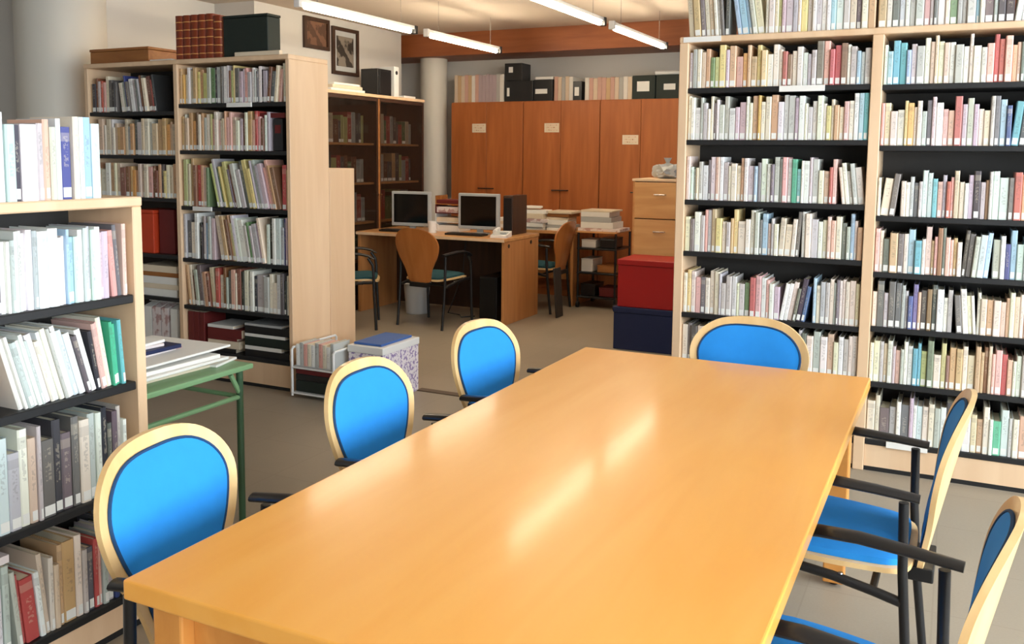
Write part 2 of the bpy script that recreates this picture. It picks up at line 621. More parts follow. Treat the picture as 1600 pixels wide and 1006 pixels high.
# low case at the left edge, front facing the table at X = -2.25, running in Y
left = bookcase('left', 'chest-high pale wood bookcase beside the table with blue volumes on top', (-2.25, .585, 0), PI / 2,
                [(0, .03), (1.375, 1.41)], 1.362, .30, [[1.062, .79, .462, .125]])
obj('shelf_label', B(1.23, -.006, .436, 1.28, .005, .466), 'paper', left)

# ------------------------------------------------------------------ books
PAL = {
    'w': ((240, 240, 236), 'white'), 'c': ((236, 226, 204), 'cream'), 'i': ((238, 234, 214), 'ivory'), 'b': ((220, 200, 172), 'beige'),
    't': ((206, 164, 116), 'tan'), 'o': ((232, 168, 84), 'orange'), 'y': ((232, 208, 132), 'yellow'), 'r': ((186, 74, 66), 'red'),
    'p': ((228, 172, 160), 'pink'), 'm': ((198, 182, 192), 'mauve'), 's': ((156, 194, 224), 'sky blue'), 'n': ((42, 56, 128), 'navy blue'),
    'a': ((92, 178, 190), 'turquoise'), 'e': ((96, 128, 84), 'green'), 'l': ((196, 196, 128), 'olive'), 'g': ((188, 190, 186), 'grey'),
    'd': ((92, 90, 90), 'charcoal'), 'k': ((36, 36, 40), 'black'), 'u': ((124, 78, 54), 'brown'), 'j': ((64, 180, 140), 'jade green'),
    'q': ((206, 226, 222), 'pale aqua'), 'v': ((112, 92, 150), 'violet'),
}
ORD = ['first', 'second', 'third', 'fourth', 'fifth', 'sixth', 'seventh', 'eighth', 'ninth', 'tenth', 'eleventh', 'twelfth', 'thirteenth',
       'fourteenth', 'fifteenth', 'sixteenth', 'seventeenth', 'eighteenth', 'nineteenth', 'twentieth'] + \
      ['twenty-' + w for w in ('first', 'second', 'third', 'fourth', 'fifth', 'sixth', 'seventh', 'eighth', 'ninth')] + ['thirtieth'] + \
      ['thirty-' + w for w in ('first', 'second', 'third', 'fourth', 'fifth', 'sixth', 'seventh', 'eighth', 'ninth')] + ['fortieth'] + \
      ['forty-' + w for w in ('first', 'second', 'third', 'fourth', 'fifth', 'sixth', 'seventh', 'eighth', 'ninth')] + ['fiftieth'] + \
      ['fifty-' + w for w in ('first', 'second', 'third', 'fourth', 'fifth', 'sixth', 'seventh', 'eighth', 'ninth')]

BOOKS = []      # records, built further down once everything that could hide them stands


def book_rec(mat, t, h, d, col, rnd, tagged):
    return dict(m=mat, t=t, h=h, d=d, col=col, rnd=rnd, tagged=tagged)


WASH = {'tall': (.28, (236, 230, 218)), 'mid': (.12, (206, 178, 150)), 'left': (.12, (230, 232, 232))}


def row(key, bay, z, x0, x1, seq, hmin, hmax, where, anchor, from_right=False, lean=(), group='', y=.02, fill=True, tall_letters=''):
    """a row of books on a shelf. lean: (first, last, degrees) for runs of leaning books; '_' leaves a gap; capital letters are thick"""
    rng = random.Random(hash_str(key + where + anchor))
    cm = CASES[key]['m']
    items = []
    for ch in seq:
        if ch == '_':
            items.append((None, 1.2))
        else:
            items.append((ch.lower(), (1.75 if ch.isupper() else 1.0) * rng.choice((.65, .8, 1.0, 1.0, 1.25, 1.45))))
    angs = []
    n = 0
    for c, wgt in items:
        a = 0
        if c:
            for f, l, dg in lean:
                if f <= n <= l:
                    a = math.radians(dg)
            n += 1
        angs.append(a)
    tot = sum(wgt / math.cos(a) for (c, wgt), a in zip(items, angs))
    # where a run starts to lean further left than its neighbour, its head needs room
    prev, gaps = 0.0, []
    for a in angs + [0.0]:
        gaps.append(hmax * (math.tan(prev) - math.tan(a)) if a < prev else 0.0)
        prev = a
    unit = (x1 - x0 - sum(gaps)) / tot
    x = x0
    recs = []
    for (c, wgt), a, gap in zip(items, angs, gaps):
        x += gap
        t = wgt * unit
        wdt = t / math.cos(a)
        if c is None:
            x += wdt
            continue
        h = hmin + (hmax - hmin) * rng.choice((.0, .12, .3, .45, .6, .75, .9, 1.0)) + rng.uniform(-.004, 0)
        d = rng.uniform(.14, .2)
        base, cname = PAL[c]
        j = rng.uniform(-10, 8)
        wf, wc = WASH[key]
        col = tuple(max(4, min(247, v * (1 - wf) + q * wf + j + rng.uniform(-7, 7))) for v, q in zip(base, wc))
        yy = y + rng.uniform(-.006, .01)
        # a leaning book rests on one lower corner
        loc = Matrix.Translation((x, yy, z + max(0.0, math.sin(a) * t))) @ Matrix.Rotation(a, 4, 'Y')
        r = book_rec(cm @ loc, t * .965, h, d, col, rng.random(), rng.random() < .8)
        r['cname'] = cname
        recs.append(r)
        x += wdt
    nrec = len(recs)
    for i, r in enumerate(recs):
        k = nrec - i if from_right else i + 1
        r['label'] = '%s book, %s from the %s, %s' % (r['cname'], ORD[k - 1], anchor, where)
        r['group'] = group
    BOOKS.extend(recs)


def hash_str(s):
    h = 17
    for ch in s:
        h = (h * 131 + ord(ch)) % 1000003
    return h


TL = CASES['tall']
a0, a1, b0, b1 = .048, .910, .966, 1.822
g_l, g_r = 'books in the bay by the storage boxes', 'books in the bay past the middle upright'
SH = ['top shelf', 'second shelf', 'third shelf', 'fourth shelf', 'fifth shelf', 'sixth shelf', 'seventh shelf']
rows_l = ['mgcbtelymtpottyycicrucwwmgdprruwgsgm', 'iwwggccdwggwmmcctocctwggmwcmwciybtcpiwsa', 'cqgbmwdwpwgccbtwmsdwwdgdpgjawwmgcprpciggw',
          'cdwmpmtycmtyCCcgdsbgcbbcdwcgwcbpcdgscT', 'cycpdcccmggmcgerpwpwmwwcdknscgmcgdccccb', 'cdkbbgcrmpnkwkcwdbrpkwcmdcgwpcwgcw', 'wcgwbcgwscmdwcgpcwbgwcdwcbmw']
rows_r = ['qsaasmgwbbcbwgwcCgprrptbdcbgwcmcgwbcs', 'pbccyoccgdmwpprmgmccgdsnakwkgqwqwcgbcw', 'cCdcwgdgqqapmrpbcwmkmugqQdrtcdeqiqgwcb', 'pcdTdcsacbtpudpptckdgqsgwnsqqaitbwmnwuT',
          'cdmddgmnvpkukwcgdwcwcbtcbtcbctuttccwwgb', 'ccgbcmpgwqaaleiluttcbttubpprpcwgdejtbkwg', 'ccDgwdmwqccgwkswbtcwjqwcTcgwbmc']
lean_l = [(), (), ((36, 40, -7),), ((21, 24, 3),), ((21, 26, 9),), (), ()]
lean_r = [(), ((24, 26, 5),), ((1, 2, 6),), ((18, 22, 4),), ((16, 19, -5),), (), ()]
for i in range(7):
    for bay, seq, lean, anchor, x0, x1, grp in ((0, rows_l[i], lean_l[i], 'outer upright', a0, a1, g_l), (1, rows_r[i], lean_r[i], 'middle upright', b0, b1, g_r)):
        zs = TL['bays'][bay]
        top = (2.07 if i == 0 else zs[i - 1] - .026) - zs[i]
        hm = min(top - .014, .222)
        row('tall', bay, zs[i], x0, x1, seq, hm * .72, hm, '%s of the bookcase behind the table' % SH[i], anchor, lean=lean, group=grp)
row('tall', 0, 2.10, .02, .92, 'btdcbcgdksssgbccblmmgcygwmwwsqgbdct', .20, .25, 'on top of the bookcase behind the table', 'outer corner', lean=((0, 7, -5), (9, 13, -9)), group='books on top of the tall bookcase')
row('tall', 1, 2.10, .93, 1.85, 'tcdqwmgpmdwcegggscdgkkwgatutlcbcgwtb', .20, .25, 'atop the bookcase behind the table', 'middle upright', lean=((22, 30, 6),), group='books on top of the tall bookcase')

# chest-high case (local x runs along world Y)
lb = 'of the chest-high bookcase'
gl = 'books in the chest-high bookcase'
PRE = 'gwcbdmwsqwgcwmkwbgcwdpwcgwmbcwqgw'
for z_, h0, h1, sh, seq, x_end, lean in (
        (1.362, .205, .238, 'on top', 'gdWqkWmpgwNcqsq', 1.285, ()),
        (1.062, .195, .225, 'top shelf', 'asdwwgwgwwgWWWwssqwqgqwmmpdb', 1.365, ((25, 26, -4),)),
        (.79, .185, .222, 'second shelf', 'TiwgwwgwcwcgwwqwdwkppcjJag', 1.355, ((1, 17, -15), (18, 21, -9), (22, 25, -4))),
        (.462, .22, .275, 'third shelf', 'QGwbmDkDdCgwkddgw', 1.34, ()),
        (.125, .19, .25, 'bottom shelf', 'ggrRwbcbtTcmdrpggnkdbpw', 1.365, ((1, 5, -5),))):
    row('left', 0, z_, .04, .915, PRE, h0, h1, sh + ' ' + lb, 'near upright', group=gl)
    row('left', 0, z_, .917, x_end, seq, h0, h1, sh + ' ' + lb, 'end upright', True, group=gl, lean=lean)

# case with the leather volumes; local bays
mb_ = 'of the bookcase with leather volumes'
gm = 'books in the bookcase with leather volumes'
B0, B1, A0, A1 = .878, 1.767, .038, .837
row('mid', 1, 1.81, B0, B1, 'tobwbtytlgekgdwmulydmmpgwgdwkmudcpc', .19, .235, 'top shelf ' + mb_, 'end panel', True, group=gm, lean=((30, 33, 6),))
row('mid', 1, 1.51, B0, B1 - .15, 'tcbtouctgcclpcpcbtppbcmuctprpuwm', .185, .25, 'second shelf ' + mb_, 'gap by the end panel', True, group=gm)
row('mid', 1, 1.145, B0, B1, 'tlbturtbelgeylldugmdyyggmmppturt', .25, .315, 'third shelf ' + mb_, 'end panel', True, group=gm, lean=((9, 29, -13),))
row('mid', 1, .80, B0, B1, 'gdcwkkgsgmbtutlwWWgemgmcwkwqgnmu', .23, .30, 'fourth shelf ' + mb_, 'end panel', True, group=gm, lean=((10, 23, -10),))
row('mid', 1, .485, B0, B1, 'tcugdctubrcugdpcukcgwkGGccgdkcw', .20, .27, 'fifth shelf ' + mb_, 'end panel', True, group=gm, lean=((0, 8, -6),))
row('mid', 0, 1.765, A0, A1 - .17, 'ckumrpcdkdcgndwmdgudcurk', .20, .25, 'top shelf ' + mb_, 'empty corner by the divider', True, group=gm, lean=((10, 23, -8),))
row('mid', 0, 1.475, A0, A1, 'gcwbcbwcbttbgtdgbcgbttotb', .19, .245, 'second shelf ' + mb_, 'bay divider', True, group=gm)
row('mid', 0, 1.19, A0, A1, 'tbcwtcbuutotbbcpuutdycbt', .18, .23, 'third shelf ' + mb_, 'bay divider', True, group=gm)


def cover_geo(t, h, d):
    """U-shaped cover: rounded spine at y = 0, boards to y = d; open at head, tail and fore-edge"""
    e, k = .0022, min(.004, t * .25)
    o = [(0, d), (0, k), (k, 0), (t - k, 0), (t, k), (t, d)]
    i_ = [(t - e, d), (t - e, k + e), (e, k + e), (e, d)]
    return o + i_


def add_book(mb, cols, uvs, r, what, local=True):
    """append parts of one book; what: set of 'cover', 'pages', 'label'"""
    t, h, d = r['t'], r['h'], r['d']
    m = None if local else r['m']
    c4 = tuple(lin(v / 255) for v in r['col']) + (r['rnd'],)
    lab = (lin(.93), lin(.93), lin(.91), 0.0)
    pg = (lin(.90), lin(.86), lin(.76), 0.0)

    def put(verts, faces, col, spine=()):
        if m is not None:
            verts = [tuple(m @ Vector(p)) for p in verts]
        n = len(mb.v)
        mb.v += verts
        for fi, f in enumerate(faces):
            mb.f.append(tuple(i + n for i in f))
            for q, i in enumerate(f):
                cols.append(col)
                if fi in spine:
                    p = verts_l[i]
                    uvs.append((max(0, min(1, p[0] / t)), p[2] / h))
                else:
                    uvs.append((-1.0, -1.0))
    if 'cover' in what:
        out = cover_geo(t, h, d)
        n = len(out)
        verts_l = [(a, b, 0) for a, b in out] + [(a, b, h) for a, b in out]
        # caps as quads along the U
        faces = []
        for i in range(n):
            j = (i + 1) % n
            faces.append((i, j, n + j, n + i))
        pairs = [(0, 1, 8, 9), (1, 2, 8), (2, 3, 7, 8), (3, 4, 7), (4, 5, 6, 7)]
        for p in pairs:
            faces.append(tuple(reversed(p)))
            faces.append(tuple(n + q for q in p))
        put(verts_l, faces, c4, spine=(1, 2, 3))
    if 'pages' in what:
        x0, x1, y0, y1, z0, z1 = .0024, t - .0024, .006, d - .004, .003, h - .004
        verts_l = [(x0, y0, z0), (x1, y0, z0), (x1, y1, z0), (x0, y1, z0), (x0, y0, z1), (x1, y0, z1), (x1, y1, z1), (x0, y1, z1)]
        put(verts_l, [(0, 3, 2, 1), (4, 5, 6, 7), (0, 1, 5, 4), (1, 2, 6, 5), (2, 3, 7, 6), (3, 0, 4, 7)], pg)
    if 'label' in what and r['tagged']:
        k = min(.004, t * .25)
        z0, z1 = .006, .034
        verts_l = [(k, -.0008, z0), (t - k, -.0008, z0), (t - k, -.0008, z1), (k, -.0008, z1), (k, .0006, z0), (t - k, .0006, z0), (t - k, .0006, z1), (k, .0006, z1)]
        put(verts_l, [(0, 1, 2, 3), (0, 4, 5, 1), (3, 2, 6, 7), (1, 5, 6, 2), (0, 3, 7, 4)], lab)


def book_mesh(name, recs, what, local):
    mb, cols, uvs = MB(), [], []
    for r in recs:
        add_book(mb, cols, uvs, r, what, local)
    me = bpy.data.meshes.new(name)
    me.from_pydata(mb.v, [], mb.f)
    ca = me.color_attributes.new('Col', 'FLOAT_COLOR', 'CORNER')
    ca.data.foreach_set('color', [v for c in cols for v in c])
    ul = me.uv_layers.new(name='UVMap')
    ul.data.foreach_set('uv', [v for c in uvs for v in c])
    me.materials.append(M['book'])
    me.update()
    return me


def build_books(limit=300):
    """the largest visible ones become individuals, the rest one object"""
    bpy.context.view_layer.update()
    dg = bpy.context.evaluated_depsgraph_get()
    scored = []
    for i, r in enumerate(BOOKS):
        m = r['m']
        q = [m @ Vector(p) for p in ((0, 0, 0), (r['t'], 0, 0), (r['t'], 0, r['h']), (0, 0, r['h']))]
        pp = [project(p) for p in q]
        vis = 0
        if all(p[2] > .1 for p in pp):
            for sx, sz in ((.5, .15), (.5, .5), (.5, .85)):
                w = m @ Vector((r['t'] * sx, -.004, r['h'] * sz))
                x, y, dd = project(w)
                if 0 < x < W_PX and 0 < y < H_PX:
                    v = w - CAM
                    hit = SC.ray_cast(dg, CAM, v.normalized(), distance=v.length - .003)
                    if not hit[0]:
                        vis += 1
        ar = abs(sum(pp[k][0] * pp[(k + 1) % 4][1] - pp[(k + 1) % 4][0] * pp[k][1] for k in range(4))) / 2
        scored.append((ar * vis, i))
    scored.sort(reverse=True)
    chosen = set(i for s, i in scored[:limit] if s > 0)
    rest = []
    for i, r in enumerate(BOOKS):
        if i not in chosen:
            rest.append(r)
            continue
        o = obj('book', book_mesh('book', [r], {'cover'}, True), None)
        o.matrix_world = r['m']
        tag(o, r['label'], 'book', r['group'])
        obj('pages', book_mesh('pages', [r], {'pages'}, True), None, o)
        if r['tagged']:
            obj('spine_label', book_mesh('spine_label', [r], {'label'}, True), None, o)
    s = obj('smaller_books', book_mesh('smaller_books', rest, {'cover', 'pages', 'label'}, False), None)
    tag(s, 'remaining rows of small upright books on the farther and hidden shelves', 'books', kind='stuff')


# ------------------------------------------------------------------ the long table
TX0, TX1, TY0, TY1, TZ = -1.30, -.235, 1.083, 3.325, .74
tb = thing('reading_table', 'long honey-coloured wooden reading table with glossy top', 'table', ((TX0 + TX1) / 2, (TY0 + TY1) / 2, 0))
hx, hy = (TX1 - TX0) / 2, (TY1 - TY0) / 2
obj('tabletop', RB(-hx, -hy, TZ - .038, hx, hy, TZ, r=.005, seg=3), 'table', tb)
for sx in (-1, 1):
    obj('apron', B(sx * (hx - .06) - .011, -hy + .12, TZ - .063, sx * (hx - .06) + .011, hy - .12, TZ - .0385), 'table_edge', tb)
for sy in (-1, 1):
    obj('apron', B(-hx + .121, sy * (hy - .06) - .011, TZ - (.17 if sy < 0 else .063), hx - .121, sy * (hy - .06) + .011, TZ - .0385), 'table_edge', tb)
for sx in (-1, 1):
    for sy in (-1, 1):
        cx_, cy_ = sx * (hx - .085), sy * (hy - .055)
        lg = obj('leg', RB(cx_ - .035, cy_ - .035, .012, cx_ + .035, cy_ + .035, TZ - .039, r=.005), 'table_edge', tb)
        obj('glide', MB().lathe([(.016, 0), (.018, .012)], (cx_, cy_, 0), 12), 'black_plastic', lg)

# ------------------------------------------------------------------ armchairs
BACK_HALF = [(0, .872), (.075, .868), (.14, .851), (.19, .817), (.22, .774), (.23, .728), (.221, .675), (.20, .618), (.17, .565), (.143, .515), (.127, .46), (.117, .42), (.09, .40), (0, .397)]


def spline(pts, k):
    out = []
    n = len(pts)
    for i in range(n):
        p0, p1, p2, p3 = pts[(i - 1) % n], pts[i], pts[(i + 1) % n], pts[(i + 2) % n]
        for s in range(k):
            u = s / k
            out.append(tuple(.5 * (2 * b + (c - a) * u + (2 * a - 5 * b + 4 * c - d) * u * u + (3 * b - a - 3 * c + d) * u ** 3) for a, b, c, d in zip(p0, p1, p2, p3)))
    return out


def back_outline():
    half = BACK_HALF
    full = half + [(-y, z) for y, z in reversed(half[1:-1])]
    return spline(full, 3)


def back_x(y, z):
    """plan curve and recline of the back (chair faces +x)"""
    return -.235 - .20 * (z - .42) - .03 * (z - .42) ** 2 + .62 * y * y


def shell(outline, centre, inset, off0, off1, bulge, rings=6):
    """curved plate following the back: outline shrunk towards centre, front at off1 + bulge, rear at off0"""
    mb = MB()
    n = len(outline)
    oy, oz = centre
    pts = []
    for y, z in outline:
        dy, dz = y - oy, z - oz
        l = math.hypot(dy, dz)
        f = max(0.0, (l - inset) / l)
        pts.append((oy + dy * f, oz + dz * f))
    vv, ff = [], []
    for side in (0, 1):
        for r in range(1, rings + 1):
            q = r / rings
            for y, z in pts:
                yy, zz = oy + (y - oy) * q, oz + (z - oz) * q
                o = off0 if side == 0 else off1 + bulge * (1 - q ** 4)
                vv.append((back_x(yy, zz) + o, yy, zz))
        o = off0 if side == 0 else off1 + bulge
        vv.append((back_x(oy, oz) + o, oy, oz))
    S = rings * n + 1
    for side in (0, 1):
        b = side * S
        for r in range(rings - 1):
            for k in range(n):
                k2 = (k + 1) % n
                ff.append((b + r * n + k, b + r * n + k2, b + (r + 1) * n + k2, b + (r + 1) * n + k))
        for k in range(n):
            ff.append((b + S - 1, b + k, b + (k + 1) % n))
    e = (rings - 1) * n
    for k in range(n):
        k2 = (k + 1) % n
        ff.append((e + k, e + k2, S + e + k2, S + e + k))
    return mb.add(vv, ff)


def seat_mesh(inset, z0, z1, bulge, rings=6):
    half = [(.235, 0), (.232, .10), (.215, .175), (.16, .212), (.04, .222), (-.08, .212), (-.17, .19), (-.205, .14), (-.212, 0)]
    full = half + [(x, -y) for x, y in reversed(half[1:-1])]
    outl = spline(full, 3)
    mb = MB()
    n = len(outl)
    vv, ff = [], []
    for side in (0, 1):
        for r in range(1, rings + 1):
            q = r / rings
            for x, y in outl:
                l = math.hypot(x, y)
                f = (l - inset) / l
                xx, yy = x * f * q, y * f * q
                drop = -.03 * max(0, (xx - .12) / .12) ** 2 - .02 * (xx + .2 if xx < -.0 else .2) * 0
                zz = (z0 if side == 0 else z1 + bulge * (1 - q ** 4)) + drop + .035 * xx
                vv.append((xx, yy, zz))
        vv.append((0, 0, z0 if side == 0 else z1 + bulge))
    S = rings * n + 1
    for side in (0, 1):
        b = side * S
        for r in range(rings - 1):
            for k in range(n):
                k2 = (k + 1) % n
                ff.append((b + r * n + k, b + r * n + k2, b + (r + 1) * n + k2, b + (r + 1) * n + k))
        for k in range(n):
            ff.append((b + S - 1, b + k, b + (k + 1) % n))
    e = (rings - 1) * n
    for k in range(n):
        k2 = (k + 1) % n
        ff.append((e + k, e + k2, S + e + k2, S + e + k))
    return mb.add(vv, ff)


def armchair(pad, shell_wood='ply'):
    t = thing('armchair', 'armchair', 'chair')
    ol = back_outline()
    ctr = (0, .70)
    bk = obj('backrest', shell(ol, ctr, 0, -.007, .007, 0), shell_wood, t, True)
    obj('back_pad', shell(ol, ctr, .034, .0075, .012, .016), pad, bk, True)
    ring = []
    for yy, zz in ol:
        dy, dz = yy - ctr[0], zz - ctr[1]
        f = 1 - .033 / math.hypot(dy, dz)
        yy, zz = ctr[0] + dy * f, ctr[1] + dz * f
        ring.append((back_x(yy, zz) + .0105, yy, zz))
    obj('piping', MB().tube(ring + ring[:2], .0042, 6, cap=False), 'piping', bk, True)
    for s in (-1, 1):
        obj('bolt', MB().tube([(back_x(.108, .50) + .007, s * .108, .50), (back_x(.108, .50) + .0095, s * .108, .50)], .006, 10), 'chrome', bk, True)
    st = obj('seat', seat_mesh(0, .418, .432, 0), 'ply', t, True)
    obj('seat_pad', seat_mesh(.02, .4325, .45, .014), pad, st, True)
    for s in (-1, 1):
        y = s * .243
        obj('leg', MB().tube([(-.235, y, 0), (-.205, y, .25), (-.19, y, .45), (-.185, y, .628)], .0125, 10), 'black', t, True)
        obj('leg', MB().tube([(.215, y, 0), (.20, y, .3), (.195, y, .50), (.188, y, .56), (.15, y, .618)], .0125, 10), 'black', t, True)
        arm = [(-.222, y, .643), (-.12, y, .651), (-.01, y, .657), (.08, y, .653), (.15, y, .637), (.20, y, .610)]
        obj('armrest', MB().tube(arm, [.021, .023, .025, .025, .022, .014], 12, flat=.5), 'black_plastic', t, True)
        rail = obj('seat_rail', MB().tube([(.20, y * .97, .408), (.1, y * .95, .405), (-.02, y * .95, .392), (-.12, y * .96, .374), (-.195, y * .99, .36)], .013, 10), 'black', t, True)
        for xb in (.1, -.04):
            obj('bolt', MB().lathe([(.007, 0), (.006, .003)], (xb, y * .95, .4185 if xb > 0 else .402), 10), 'chrome', rail, True)
    for x, z in ((.10, .398), (-.12, .372)):
        obj('crossbar', MB().tube([(x, -.23, z), (x, .23, z)], .010, 8), 'black', t, True)
    obj('back_bracket', RB(-.26, -.09, .36, -.195, .09, .40, r=.004), 'black', t)
    return t


chair = armchair('blue')
GB = 'blue padded armchairs around the table'
spots = [
    ((-1.283, 1.475, 0), 9, 'blue padded armchair at the table corner beside the chest-high bookcase'),
    ((-1.295, 2.24, 0), 2, 'blue padded armchair in the middle of the three along one table side'),
    ((-1.295, 2.965, 0), -4, 'blue padded armchair of the row of three, nearest the desks'),
    ((-.26, 2.69, 0), 179, 'blue padded armchair of the row of two, nearest the tall bookcase'),
    ((-.19, 1.85, 0), 174, 'blue padded armchair of the row of two, farther from the bookcase'),
    ((-.70, 3.265, 0), -90, 'blue padded armchair at the head of the table before the bookcase'),
]
for i, (loc, dg_, lab) in enumerate(spots):
    c = chair if i == 0 else copy_tree(chair)
    at(c, loc, math.radians(dg_))
    tag(c, lab, 'chair', GB)
bolt_chair = None
tchair = armchair('teal', 'ply_dim')
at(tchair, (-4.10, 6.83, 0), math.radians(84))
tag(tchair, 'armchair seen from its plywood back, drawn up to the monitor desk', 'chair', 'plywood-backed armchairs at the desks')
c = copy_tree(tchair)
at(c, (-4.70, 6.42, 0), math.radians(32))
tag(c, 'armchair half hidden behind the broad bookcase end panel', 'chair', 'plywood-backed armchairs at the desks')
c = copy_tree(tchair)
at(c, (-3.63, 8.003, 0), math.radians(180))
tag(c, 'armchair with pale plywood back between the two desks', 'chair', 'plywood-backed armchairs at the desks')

# ------------------------------------------------------------------ on top of the case with leather volumes
for i in range(6):
    w = .062
    x = -4.645 + i * .066
    h = .285 if i < 5 else .27
    t = thing('leather_volume', 'orange leather-bound volume with gilt bands, %s from the black box' % ORD[5 - i], 'book', (x, 4.43, 2.095), 0, 'leather volumes on the bookcase top')
    sp = [(w / 2 + w / 2 * math.cos(PI + PI * k / 8), .012 - .012 * math.sin(PI * k / 8)) for k in range(9)] + [(w, .22), (0, .22)]
    obj('cover', MB().prism(sp, 0, h), 'leather', t)
    obj('pages', B(.004, .03, h, w - .004, .215, h + .0015), 'paper_warm', t)
    for q in range(5):
        z = h * (.12 + .18 * q)
        bs = [(w / 2 + (w / 2 + .001) * math.cos(PI + PI * k / 8), .0115 - .0135 * math.sin(PI * k / 8)) for k in range(9)]
        obj('gilt_band', MB().prism(bs + [(w, .02), (0, .02)], z, z + .006), 'gilt', t)
bx = thing('box_file', 'black box file beside the leather volumes on the bookcase', 'box file', (-4.235, 4.44, 2.095))
obj('body', RB(0, 0, 0, .36, .12, .245, r=.006), 'green_card', bx)
obj('lid', RB(-.003, -.003, .246, .363, .123, .262, r=.004), 'green_card', bx)
tag(at(obj('thin_booklet', RB(0, 0, 0, .36, .03, .028, r=.004), 'paper_warm'), (-4.11, 4.40, 2.095)), 'thin cream booklet lying in front of the black box file', 'booklet')
wb = thing('wooden_box', 'brown wooden box lying on top of the far bookcase bay', 'box', (-5.46, 4.44, 2.095))
obj('body', RB(0, 0, 0, .56, .26, .085, r=.004), 'boxwood', wb)
obj('lid', RB(-.004, -.004, .086, .564, .264, .104, r=.004), 'boxwood', wb)
tag(at(obj('paper_sheaf', RB(0, 0, 0, .20, .16, .012, r=.003), 'paper'), (-4.87, 4.42, 2.095)), 'small white paper sheaf between wooden box and leather volumes', 'paper')

# bay A lower shelves: orange box, lying books, upright white boxes
t = thing('orange_box', 'glossy orange-red box on the bookcase shelf behind the chest-high case', 'box', (-5.05, 4.42, .81))
obj('body', RB(0, 0, 0, .17, .22, .27, r=.005), 'orange_card', t)
obj('lid', RB(-.003, -.003, .271, .173, .223, .295, r=.004), 'orange_card', t)
tag(at(obj('slipcase', RB(0, 0, 0, .14, .22, .30, r=.004), 'maroon'), (-4.86, 4.45, .81)), 'dark maroon slipcase standing beside the orange-red box', 'slipcase')


def lying_book(loc, w, d, h, mat, label, rz=0.0, group=None):
    o = thing('lying_book', label, 'book', loc, rz, group)
    obj('cover', MB().box(0, 0, 0, w, d, .003).box(0, 0, h - .003, w, d, h).box(0, 0, .003, w, .004, h - .003), mat, o)
    obj('pages', B(.003, .004, .003, w - .003, d - .003, h - .003), 'paper_warm', o)
    return o


z = .52
for i, (h, m_, cn) in enumerate(((.05, 'paper', 'white'), (.035, 'paper_warm', 'cream'), (.05, 'paper', 'white'), (.03, 'boxwood', 'brown'), (.045, 'paper_warm', 'cream'))):
    lying_book((-5.02 + .015 * (i % 2), 4.42, z), .34, .24, h - .001, m_, '%s book lying %s from the bottom of the stack below the orange-red box' % (cn, ORD[i]), group='books stacked flat in the bookcase')
    z += h
for i, (w, m_, lab) in enumerate(((.075, 'paper', 'plain white magazine file nearest the chest-high case'), (.075, 'magazine', 'pink printed magazine file between two white ones'), (.06, 'magazine', 'second pink printed magazine file from the bay divider'), (.06, 'paper', 'plain white magazine file next to the bay divider'))):
    f = thing('magazine_file', lab, 'magazine file', (-5.0 + i * .085, 4.42, .19), 0, 'magazine files on the bottom shelf')
    obj('case', MB().prism([(0, 0), (.23, 0), (.23, .28), (.10, .28), (0, .25)], 0, w, 'x'), m_, f)
    obj('sheets', B(.004, .05, .285 - .004, w - .004, .225, .29), 'paper', f)

# bay B bottom shelf: maroon volumes, flat stacks, black folders
for i in range(3):
    f = thing('maroon_volume', 'maroon volume standing %s from the divider on the bottom shelf' % ORD[i], 'book', (-4.585 + i * .05, 4.42, .19), 0, 'maroon volumes on the bottom shelf')
    obj('cover', RB(0, 0, 0, .046, .2, .25, r=.004), 'maroon', f)
    obj('pages', B(.004, .01, .25, .042, .196, .252), 'paper_warm', f)
z = .19
for i, (h, m_, cn, w) in enumerate(((.03, 'black_plastic', 'black', .24), (.05, 'paper_warm', 'cream', .27), (.02, 'maroon', 'maroon', .25), (.06, 'maroon', 'thick maroon', .29), (.02, 'paper', 'white', .22))):
    lying_book((-4.41, 4.42, z), w, .22, h - .001, m_, '%s book lying %s from the bottom beside the maroon volumes' % (cn, ORD[i]), group='flat stack beside the maroon volumes')
    z += h
z = .19
for i, (h, m_, cn, w) in enumerate(((.045, 'black_plastic', 'black', .36), (.025, 'paper', 'white', .30), (.06, 'green_card', 'dark green', .37), (.02, 'paper', 'white', .33), (.05, 'black_plastic', 'black', .36), (.015, 'grey_plastic', 'grey', .30))):
    lying_book((-4.09, 4.42, z), w, .24, h - .001, m_, '%s folder lying %s from the bottom next to the end panel' % (cn, ORD[i]), group='flat folders next to the end panel')
    z += h

# dark object at the end of second shelf
t = thing('black_binder', 'black binder standing in the gap by the end panel', 'binder', (-3.835, 4.43, 1.51))
obj('cover', RB(0, 0, 0, .075, .22, .20, r=.004), 'black_plastic', t)
obj('spine_label', B(.015, -.001, .11, .06, .0, .16), 'maroon', t)
lying_book((-3.94, 4.43, 1.715), .20, .2, .03, 'maroon', 'maroon book lying across the black binder in the gap')
# long pink book lying over the bottom row of the chest-high case
lying_book((-2.275, 1.33, .378), .20, .24, .022, 'magazine', 'pink book lying flat over the bottom row of the chest-high case', PI / 2)

